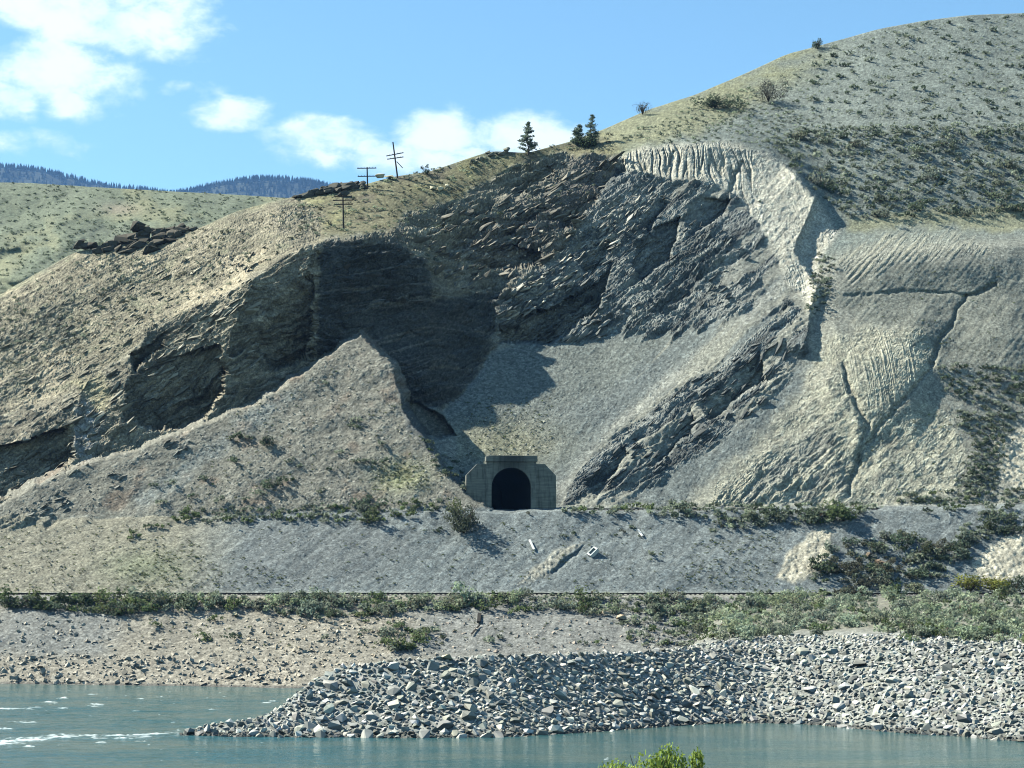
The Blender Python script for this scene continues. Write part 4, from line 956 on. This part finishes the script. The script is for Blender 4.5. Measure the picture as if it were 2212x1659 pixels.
# fresh leaves of the near bank, at the bottom of the view
for k, (px, top, rx_n, sd) in enumerate(((1335, 1640, 1.2, 31), (1400, 1626, 1.3, 32), (1455, 1629, 1.25, 33), (1505, 1641, 1.1, 34))):
    D_ = 104.0; tp = at(px, top, D_); hb = tp.z - .55
    big_shrub(px, 0, rx_n, hb, C(.27, .36, .07), f"bright green leafy bush on the near bank, {('leftmost', 'taller one second from left', 'broad one third from left', 'rightmost')[k]}", 2600, .055, 24, base=Vector((tp.x, D_, .55)), seed=sd, group='leafy bushes on the near bank')

def conifer(px, py, top_py, label, w_, seed, lean=0, sparse=.8, clear=.12, group=None, tone=C(.16, .205, .15)):
    p = ground_at(px, py); h = (py - top_py) * p.y / F; g_ = random.Random(seed)
    root = empty('pine_tree', p - Vector((0, 0, .15))); tag(root, label, 'pine tree', group)
    TV, TF = [], []; n = 9
    pts = [(lean * h * (k / n) ** 2 + .03 * h * math.sin(k), .02 * h * math.cos(k * 1.7), h * k / n) for k in range(n + 1)]
    for k in range(n): twig_tube(TV, TF, pts[k], pts[k + 1], .15 * (1 - k / n) + .03, .15 * (1 - (k + 1) / n) + .02)
    V, Fc, Cc = [], [], []
    z = clear * h
    while z < h:
        fr_ = z / h; rad = w_ * (1 - fr_) ** .8 * (1 if fr_ > .25 else .8) + .12
        nb_ = g_.randint(3, 5)
        for b_ in range(nb_):
            if g_.random() > sparse: continue
            a_ = g_.uniform(0, 6.28); L = rad * g_.uniform(.55, 1.15); i = min(n - 1, int(fr_ * n)); bx, by = pts[i][0], pts[i][1]
            e = (bx + math.cos(a_) * L, by + math.sin(a_) * L, z + L * g_.uniform(-.05, .35))
            twig_tube(TV, TF, (bx, by, z), e, .03, .012)
            for t_ in np.linspace(.35, 1.0, max(3, int(L * 5))):
                c_ = np.array([bx + (e[0] - bx) * t_, by + (e[1] - by) * t_, z + (e[2] - z) * t_])
                for _ in range(9):
                    q = c_ + np.array([g_.gauss(0, .13), g_.gauss(0, .13), g_.gauss(.05, .09)]); o = len(V); d1 = np.array([g_.gauss(0, 1) for _ in range(3)]); d1 /= np.linalg.norm(d1); d2 = np.cross(d1, [g_.gauss(0, 1) for _ in range(3)]); d2 /= np.linalg.norm(d2) + 1e-6
                    V += [q - d1 * .17, q + d2 * .075, q + d1 * .17, q - d2 * .075]; Fc.append((o, o + 1, o + 2, o + 3)); k_ = g_.uniform(.7, 1.35); Cc += [tone * k_] * 4
        z += h * g_.uniform(.045, .075)
    link('trunk', np_mesh('trunk', np.array(TV), TF), M['bark'], root)
    link('crown', np_mesh('crown', np.array(V), Fc, None, np.array(Cc)), M['leaf'], root)
conifer(1140, 335, 262, 'lone pine with open crown on the skyline beside the cloud', 2.3, 51, sparse=.95)
conifer(1278, 312, 246, 'taller thin-topped pine of the pair on the skyline', 1.7, 52, sparse=.72, group=None)
conifer(1250, 314, 268, 'shorter bushy pine of the pair on the skyline', 1.8, 53, sparse=.9, group=None)

# ------------------------------------------------------------------ old telegraph poles
def bar(V, F, p, q, r): 
    twig_tube(V, F, p, q, r, r)
def pole(base_px, top_px, Dd, arms, label, brace=None):
    b_ = at(*base_px, Dd); t_ = at(*top_px, Dd); root = empty('telegraph_pole', b_); tag(root, label, 'telegraph pole', 'telegraph poles on the crag')
    V, F_ = [], []; twig_tube(V, F_, (0, 0, -.9), tuple(t_ - b_), .16, .12); link('pole', np_mesh('pole', np.array(V), F_), M['wood'], root)
    for (p, q) in arms:
        V, F_ = [], []; a0, a1 = at(*p, Dd - .2) - b_, at(*q, Dd - .2) - b_; bar(V, F_, tuple(a0), tuple(a1), .085)
        arm = link('crossarm', np_mesh('crossarm', np.array(V), F_), M['wood'], root)
        V, F_ = [], []
        for k in (.04, .2, .36, .64, .8, .96):
            c_ = a0.lerp(a1, k); bar(V, F_, tuple(c_), tuple(c_ + Vector((0, 0, .2))), .035)
        link('insulator', np_mesh('insulator', np.array(V), F_), M['wood'], arm)
    if brace:
        V, F_ = [], []; bar(V, F_, tuple(at(*brace[0], Dd - .25) - b_), tuple(at(*brace[1], Dd - .25) - b_), .07); link('brace', np_mesh('brace', np.array(V), F_), M['wood'], root)
pole((860.5, 385), (848.7, 306.7), 361.5, [((834.5, 337), (871.7, 329.7)), ((836.5, 344), (871.7, 339))], 'tallest telegraph pole, leaning left, with a broken brace on the skyline', ((857, 349), (870, 363)))
pole((794.5, 412), (793, 361), 357.5, [((771.6, 363.5), (813, 363)), ((772.6, 381), (814, 380.5))], 'short telegraph pole with two level crossarms, left of the leaning pole')
g3_ = ground_at(742.5, 494)
pole((742.5, 494), (740.6, 421.6), g3_.y - .3, [((722, 424), (761, 424)), ((719, 433), (762, 432)), ((722, 441.5), (762, 441)),], 'telegraph pole with three crossarms standing lower on the grassy crag')

# ------------------------------------------------------------------ boulders
def hull_rock(seed, n=13, flat=.7):
    g_ = random.Random(seed); bm = bmesh.new()
    sx, sy, sz = g_.uniform(.8, 1.25), g_.uniform(.65, 1.0), flat * g_.uniform(.75, 1.15)
    for _ in range(n):
        d = Vector((g_.gauss(0, 1), g_.gauss(0, 1), g_.gauss(0, 1))).normalized() * g_.uniform(.8, 1.05)
        bm.verts.new((d.x * sx, d.y * sy, d.z * sz))
    r = bmesh.ops.convex_hull(bm, input=bm.verts[:])
    bmesh.ops.delete(bm, geom=[e for e in r['geom_interior'] if isinstance(e, bmesh.types.BMVert)], context='VERTS')
    bmesh.ops.recalc_face_normals(bm, faces=bm.faces); bmesh.ops.triangulate(bm, faces=bm.faces)
    bm.verts.index_update(); V = np.array([v_.co[:] for v_ in bm.verts]); f = np.array([[v_.index for v_ in fc.verts] for fc in bm.faces]); bm.free(); return V, f
ROCKS = [hull_rock(600 + k) for k in range(16)]
ROCKM = [np_mesh('boulder', V, None, f, np.full((len(V), 3), 1.0) * C(.36, .355, .312)) for V, f in ROCKS]
for me in ROCKM: me.materials.append(M['boulder'])
PEB = [hull_rock(700 + k, 8) for k in range(10)]
def rmat(tilt=1.0):
    return np.array((Matrix.Rotation(random.uniform(0, 6.28), 3, 'Z') @ Matrix.Rotation(random.gauss(0, .5 * tilt), 3, 'X') @ Matrix.Rotation(random.gauss(0, .5 * tilt), 3, 'Y')))
def join_rocks(items, lib, name, label, cat):
    Vs, Fs, Cs = [], [], []; off = 0
    for k, (p, r, tone) in enumerate(items):
        V, f = lib[k % len(lib)]; Vs.append(V @ rmat().T * r + np.array(p)); Fs.append(f + off); Cs.append(np.broadcast_to(tone, V.shape)); off += len(V)
    return tag(link(name, np_mesh(name, np.concatenate(Vs), None, np.concatenate(Fs), np.concatenate(Cs)), M['boulder']), label, cat, kind='stuff')
# riprap: positions on the face of the spit, spacing by size
nface = 46
RIP = []
cellw = {}
def spit_point():
    while True:
        j = random.random() * 639; px = spx[int(j)]
        if px > 2440: continue
        i = 6 + random.random() * 43
        if px > 1450: i = 6 + random.random() * 44
        a_, b_ = int(i), int(j); w_ = SPV[a_, b_] * (1 - i + a_) + SPV[min(a_ + 1, 89), b_] * (i - a_); return px, i, w_
tries = 0
for r_lo, r_hi, n in ((.52, .8, 110), (.35, .52, 900), (.22, .35, 4300), (.12, .22, 6500)):
    got = 0; tries = 0
    while got < n and tries < n * 25:
        tries += 1; px, i, p = spit_point(); r = random.uniform(r_lo, r_hi)
        if px < 640: r *= .75
        if i > 42 and r > .45: continue
        if r > .52 and px > 1050 and random.random() < .8: continue
        if i > 45 and random.random() < (i - 45) / 4: continue
        key = (int(p[0] / 1.0), int(p[1] / 1.0), int(p[2] / 1.0)); bad = False
        for a_ in (-1, 0, 1):
            for b_ in (-1, 0, 1):
                for c_ in (-1, 0, 1):
                    for (q, rq) in cellw.get((key[0] + a_, key[1] + b_, key[2] + c_), ()):
                        if (q[0] - p[0]) ** 2 + (q[1] - p[1]) ** 2 + (q[2] - p[2]) ** 2 < (.78 * (r + rq)) ** 2: bad = True; break
        if bad: continue
        cellw.setdefault(key, []).append((p, r)); RIP.append((px, i, p + np.array([0, 0, .1 * r]), r)); got += 1
k_row = (('at the waterline', 6, 14), ('low on the face', 14, 26), ('high on the face', 26, 38), ('along the crest', 38, 99))
k_col = (('of the spit tip', 0, 640), ('of the spit left of the portal', 640, 1000), ('of the spit below the portal', 1000, 1260), ('of the spit right of the portal', 1260, 1520), ('of the shore below the bushes', 1520, 1850), ('of the shore at the right edge', 1850, 2400))
cand = [(r / p[1] * (1 if 0 < px < 2205 else .01), px, i, p, r) for px, i, p, r in RIP]; cand.sort(key=lambda q: -q[0])
big_r, small_r = cand[:250], cand[250:]
cells = {}
def tint():
    k = random.choice((.55, .75, .9, 1.0, 1.15, 1.35, 1.7)); return (k * random.uniform(.95, 1.06), k, k * random.uniform(.9, 1.05))
def shade_word(k): return 'dark grey' if k < .7 else 'pale' if k > 1.25 else 'grey'
for q in big_r:
    c_ = tint(); rw = next(n for n, a_, b_ in k_row if a_ <= q[2] < b_ + 1e-9); cw = next(n for n, a_, b_ in k_col if a_ <= q[1] < b_)
    cells.setdefault((shade_word(c_[1]), rw, cw), []).append((q, c_))
for (sw, rw, cw), qs in cells.items():
    qs.sort(key=lambda e: e[0][1])
    for i, ((_, px, _, p, r), c_) in enumerate(qs):
        o = bpy.data.objects.new('boulder', random.choice(ROCKM)); col.objects.link(o); o.location = p
        o.rotation_euler = Matrix(rmat()).to_euler(); o.scale = (r * random.uniform(.9, 1.25), r, r * random.uniform(.85, 1.1)); o.color = (*c_, 1)
        lb = f"{sw} boulder {rw} {cw}" if len(qs) == 1 else fit(f"{ordinal(i + 1)} {sw} boulder", f"{rw} {cw}")
        tag(o, lb, 'boulder', 'riprap boulders')
base_t = C(.36, .355, .312)
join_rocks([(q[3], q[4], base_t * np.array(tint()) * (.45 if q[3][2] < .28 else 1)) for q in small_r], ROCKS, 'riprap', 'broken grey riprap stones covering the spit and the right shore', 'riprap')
# stones of the bank, the mound and the scree
ST = []
def stones(poly, n, r0, r1, tone, pw=2.2):
    for x, y in scatter(poly, n, 3): ST.append((ground_at(x, y), r0 + (r1 - r0) * random.random() ** pw, tone * random.uniform(.65, 1.35)))
tan_, gry, red = C(.40, .355, .28), C(.34, .335, .29), C(.36, .27, .2)
stones([(-50,1420),(200,1415),(420,1425),(640,1440),(660,1482),(-50,1476)], 620, .12, .62, tan_)
stones([(-50,1335),(500,1335),(960,1330),(960,1430),(640,1440),(-50,1420)], 700, .08, .45, tan_)
stones([(560,1330),(900,1335),(820,1420),(620,1470),(480,1450)], 380, .12, .5, C(.44, .37, .27))
stones([(960,1330),(1470,1330),(1470,1400),(960,1412)], 230, .09, .42, C(.40, .33, .26))
stones([(480,900),(780,740),(860,860),(960,1000),(1000,1090),(380,1110)], 1300, .05, .26, C(.34, .315, .25))
stones([(1000,900),(1180,900),(1200,985),(1000,985)], 450, .05, .2, C(.36, .34, .26))
stones([(0,1110),(480,920),(560,900),(300,1100),(400,1260),(0,1270)], 600, .05, .25, C(.34, .315, .25))
stones([(500,1140),(1650,1130),(1650,1270),(400,1270)], 700, .04, .15, gry * .8)
stones([(1380,1345),(1560,1310),(1620,1390),(1400,1400)], 260, .1, .4, C(.36, .345, .29))
stones([(1800,290),(2360,285),(2360,400),(2000,360)], 160, .1, .4, C(.4, .37, .32))
stones([(900,500),(1150,430),(1350,420),(1330,560),(1200,680),(1100,700)], 160, .15, .6, C(.38, .345, .27))
stones([(0,640),(420,510),(640,440),(680,500),(480,640),(300,720),(0,880)], 220, .1, .42, C(.40, .34, .24))
join_rocks(ST, PEB, 'loose_stones', 'loose tan and grey stones strewn over the bank and slopes', 'stones')
def ledges(poly, n, r0, r1, deg, tone, flat=.5, long=1.9, cluster=None):
    out = []
    for x, y in scatter(poly, n, 4):
        p = ground_at(x, y)
        if cluster is not None and pn(np.array([p.x / 5 + 9]), np.array([p.z / 3.5]), cluster)[0] < -.05: continue
        r = r0 + (r1 - r0) * random.random() ** 1.8; V, f = random.choice(ROCKS)
        Rm = np.array(Matrix.Rotation(R(-deg + random.gauss(0, 9)), 3, 'Y') @ Matrix.Rotation(random.gauss(0, .25), 3, 'X') @ Matrix.Rotation(random.gauss(0, .4), 3, 'Z'))
        out.append((V * np.array([long * random.uniform(.7, 1.2), 1, flat * random.uniform(.7, 1.5)]) @ Rm.T * r + np.array(p), f, tone * random.uniform(.65, 1.35)))
    return out
LG = ledges([(870,500),(960,470),(1080,400),(1200,345),(1330,345),(1290,440),(1200,550),(1080,630),(960,640),(930,560)], 620, .25, 1.25, 31, C(.19, .175, .14), cluster=500)
LG += ledges([(1070,640),(1200,570),(1330,560),(1300,740),(1080,740)], 260, .25, 1.1, 33, C(.16, .165, .15), cluster=503)
LG += ledges([(1085,670),(1120,610),(1200,565),(1255,545),(1240,590),(1180,650),(1100,700)], 70, .3, .85, 33, C(.46, .43, .35))
LG += ledges([(1290,480),(1340,430),(1410,395),(1420,430),(1330,540),(1230,640),(1210,610)], 120, .2, .7, 40, C(.38, .36, .30))
LG += ledges([(1350,400),(1500,420),(1640,560),(1600,650),(1420,720),(1280,700),(1250,600)], 330, .15, .7, 47, C(.15, .16, .145), .45, 2.4, 505)
LG += ledges([(1740,700),(1640,880),(1480,1000),(1250,1080),(1280,1000),(1420,880),(1600,750)], 330, .15, .75, 43, C(.11, .115, .108), .45, 2.4, 507)
LG += ledges([(0,700),(200,620),(450,540),(600,500),(560,600),(480,650),(320,720),(150,830),(0,900)], 230, .15, .7, 36, C(.33, .30, .225), .42, 2.2, 509)
LG += ledges([(0,930),(150,860),(260,790),(370,710),(490,650),(560,610),(560,800),(470,870),(330,930),(150,1030),(0,1080)], 380, .2, 1.0, 34, C(.28, .26, .2), .5, 1.9, 511)
LG += ledges([(0,1110),(200,1030),(420,930),(400,970),(200,1085),(60,1140)], 90, .15, .6, 33, C(.24, .235, .2), .5, 2.0, 513)
LG += ledges([(640,540),(780,525),(880,540),(930,600),(900,700),(700,640)], 90, .2, .7, 12, C(.11, .10, .085), .4, 2.2, 515)
ofs = 0; Vs, Fs, Cs = [], [], []
for V, f, c in LG: Vs.append(V); Fs.append(f + ofs); Cs.append(np.broadcast_to(c, V.shape)); ofs += len(V)
tag(link('rock_ledges', np_mesh('rock_ledges', np.concatenate(Vs), None, np.concatenate(Fs), np.concatenate(Cs)), M['boulder']), 'broken slabs and ledges of rock sticking out of the cliff', 'rock ledges', kind='stuff')
def lone_rock(px, py, r, tone, label, sc=(1, 1, .8), name='boulder', cat='boulder', k=0, rot=None):
    o = bpy.data.objects.new(name, ROCKM[k % 16]); col.objects.link(o); p = ground_at(px, py); o.location = p + Vector((0, -.05, .35 * r * sc[2])); o.scale = tuple(r * q for q in sc)
    o.rotation_euler = rot or (random.uniform(-.3, .3), random.uniform(-.3, .3), random.uniform(0, 6.28)); o.color = (*tone, 1); return tag(o, label, cat)
lone_rock(935, 409, .75, (1.8, 1.65, 1.3), 'cream boulder on the grassy crag, left of its pair', k=1); lone_rock(951, 411, .8, (1.8, 1.65, 1.3), 'cream boulder on the grassy crag, between two others', (1, .8, 1), k=3); lone_rock(966, 403, .6, (1.7, 1.55, 1.2), 'smaller cream boulder on the grassy crag, right of the pair', k=4)
lone_rock(1018, 361, .42, (1.9, 1.8, 1.5), 'small white rock on the brown grass near the skyline', k=5)
lone_rock(820, 382, .95, (1.2, 1.1, .85), 'tan rounded rock on the skyline right of the short pole', (1, .8, 1), k=6); lone_rock(842, 384, 1.0, (1.0, .95, .75), 'tan flat rock on the skyline at the foot of the leaning pole', (1.2, .8, .8), k=7)
lone_rock(1640, 436, .5, (1.9, 1.9, 1.7), 'white rock lodged on the face of the silt ridge', k=8)
lone_rock(1902, 1218, 1.5, (.62, .46, .36), 'rust-brown slab lying in the dark thicket', (1.3, .8, .45), k=9); lone_rock(1880, 1205, .9, (.55, .43, .34), 'smaller rust-brown rock above the slab in the thicket', k=10)
lone_rock(1342, 1338, .8, (1.25, .95, .7), 'reddish boulder under the bank edge right of centre', k=11); lone_rock(1310, 1328, .6, (1.2, .95, .75), 'small reddish boulder left of the larger one under the bank edge', k=12)
lone_rock(1170, 1422, .75, (1.2, 1.0, .75), 'tan boulder on the bank just above the spit crest', k=13); lone_rock(968, 1424, .7, (1.4, 1.3, 1.0), 'pale boulder beside the clump of bank bushes', k=14)
lone_rock(510, 1330, .7, (1.3, 1.15, .85), 'pale boulder at the bank edge among the left bushes', k=15)
lone_rock(1885, 1167, .6, (1.9, 1.85, 1.6), 'white rock at the top of the dark thicket', k=2)
# dark weathered outcrops on the skyline
def outcrop(pts, label, r0, r1, tone):
    root = empty('rock_outcrop', ground_at(*pts[0])); tag(root, label, 'rock outcrop'); inv_ = root.location.copy()
    pts = pts + [(x + random.uniform(-16, 16), y + random.uniform(-7, 9)) for x, y in pts]
    for k, (x, y) in enumerate(pts):
        o = bpy.data.objects.new('rock', ROCKM[(k * 5) % 16]); col.objects.link(o); o.parent = root; p = ground_at(x, y); r = random.uniform(r0, r1)
        o.location = p - inv_ + Vector((0, 0, .25 * r)); o.scale = (r * 1.15, r, r * 1.0); o.rotation_euler = (random.uniform(-.3, .3), -.2 + random.uniform(-.2, .2), random.uniform(-.4, .4)); c_ = random.uniform(.75, 1.25); o.color = (tone[0] * c_, tone[1] * c_, tone[2] * c_, 1)
outcrop([(275,528),(290,512),(300,498),(320,500),(335,512),(350,503),(370,498),(390,494),(404,498),(310,525),(340,530),(365,522),(260,540),(240,535),(225,540),(190,535),(175,538),(280,545),(330,545),(385,510),(205,545),(295,535),(315,512),(345,518),(375,510)], 'dark jagged rock outcrop on the left flank against the green hill', .8, 1.7, (.26, .235, .205))
outcrop([(640,428),(660,424),(700,412),(720,408),(735,404),(750,402),(765,402),(780,403),(710,418),(730,414),(745,410),(690,420)], 'dark flat-topped rock outcrop on the skyline left of the poles', .7, 1.4, (.26, .25, .23))
outcrop([(1075,333),(1060,336),(1090,332),(1040,345),(1020,350)], 'low grey rocks on the skyline left of the lone pine', .4, .9, (.6, .58, .5))
# things lying on the slope
def plank(px0, py0, px1, py1, r, label, mat='pale', name='plank', cat='plank'):
    a_ = ground_at(px0, py0) + Vector((0, -.15, .12)); b_ = ground_at(px1, py1) + Vector((0, -.15, .12)); V, F_ = [], []; bm = bmesh.new()
    L = (b_ - a_).length; vs = bmesh.ops.create_cube(bm, size=1)['verts']
    for v_ in vs: v_.co = Vector((v_.co.x * L, v_.co.y * r * 2, v_.co.z * r))
    bmesh.ops.bevel(bm, geom=bm.edges[:], offset=r * .12, segments=1, affect='EDGES')
    me = bpy.data.meshes.new(name); bm.to_mesh(me); bm.free(); o = link(name, me, M[mat]); o.location = (a_ + b_) / 2; o.rotation_euler = (b_ - a_).to_track_quat('X', 'Z').to_euler(); tag(o, label, cat); return o
plank(1144, 1168, 1154, 1189, .13, 'longer white board lying on the grey slope below the portal')
plank(1378, 1146, 1388, 1160, .14, 'shorter white board on the grey slope right of the portal')
plank(1036, 1327, 1034, 1346, .22, 'short dark stump standing on the bank below the rail', 'wood', 'stump', 'stump')
plank(1018, 1372, 1036, 1352, .1, 'dark stick leaning on the bank beside the stump', 'wood', 'stick', 'stick')
# a white broken concrete block with a hollow in it
p = ground_at(1281, 1196); root = empty('concrete_block', p + Vector((0, -.2, .15))); tag(root, 'white hollow concrete block lying on the grey slope', 'concrete block'); root.rotation_euler = (.5, -.75, .3)
bm = bmesh.new()
for (x0, x1, y0, y1, z0, z1) in ((-.7, .7, -.42, -.28, -.3, .3), (-.7, .7, .28, .42, -.3, .3), (-.7, -.5, -.277, .277, -.3, .3), (.5, .7, -.277, .277, -.3, .3), (-.497, .497, -.277, .277, -.3, -.05)):
    vs = bmesh.ops.create_cube(bm, size=1)['verts']
    for v_ in vs: v_.co = Vector(((x0 + x1) / 2 + v_.co.x * (x1 - x0), (y0 + y1) / 2 + v_.co.y * (y1 - y0), (z0 + z1) / 2 + v_.co.z * (z1 - z0)))
bm_obj('shell', bm, M['pale'], root, .02)

# ------------------------------------------------------------------ summer haze over the whole valley
bm = bmesh.new(); vs = bmesh.ops.create_cube(bm, size=1)['verts']
for v_ in vs: v_.co = Vector((v_.co.x * 7000, (v_.co.y + .5) * 7060 - 60, -3.6 + (v_.co.z + .5) * 1330))
me = bpy.data.meshes.new('haze'); bm.to_mesh(me); bm.free(); hz = link('haze', me); tag(hz, 'thin blue summer haze filling the valley', 'haze', kind='stuff')
m = bpy.data.materials.new('haze'); m.use_nodes = True; t = NT(m.node_tree); t.n.remove(t.n['Principled BSDF'])
pv = t.new('ShaderNodeVolumePrincipled'); pv.inputs['Color'].default_value = (.24, .50, 1.0, 1); pv.inputs['Density'].default_value = .00004; pv.inputs['Anisotropy'].default_value = .2
t.l.new(pv.outputs[0], t.n['Material Output'].inputs['Volume']); me.materials.append(m)
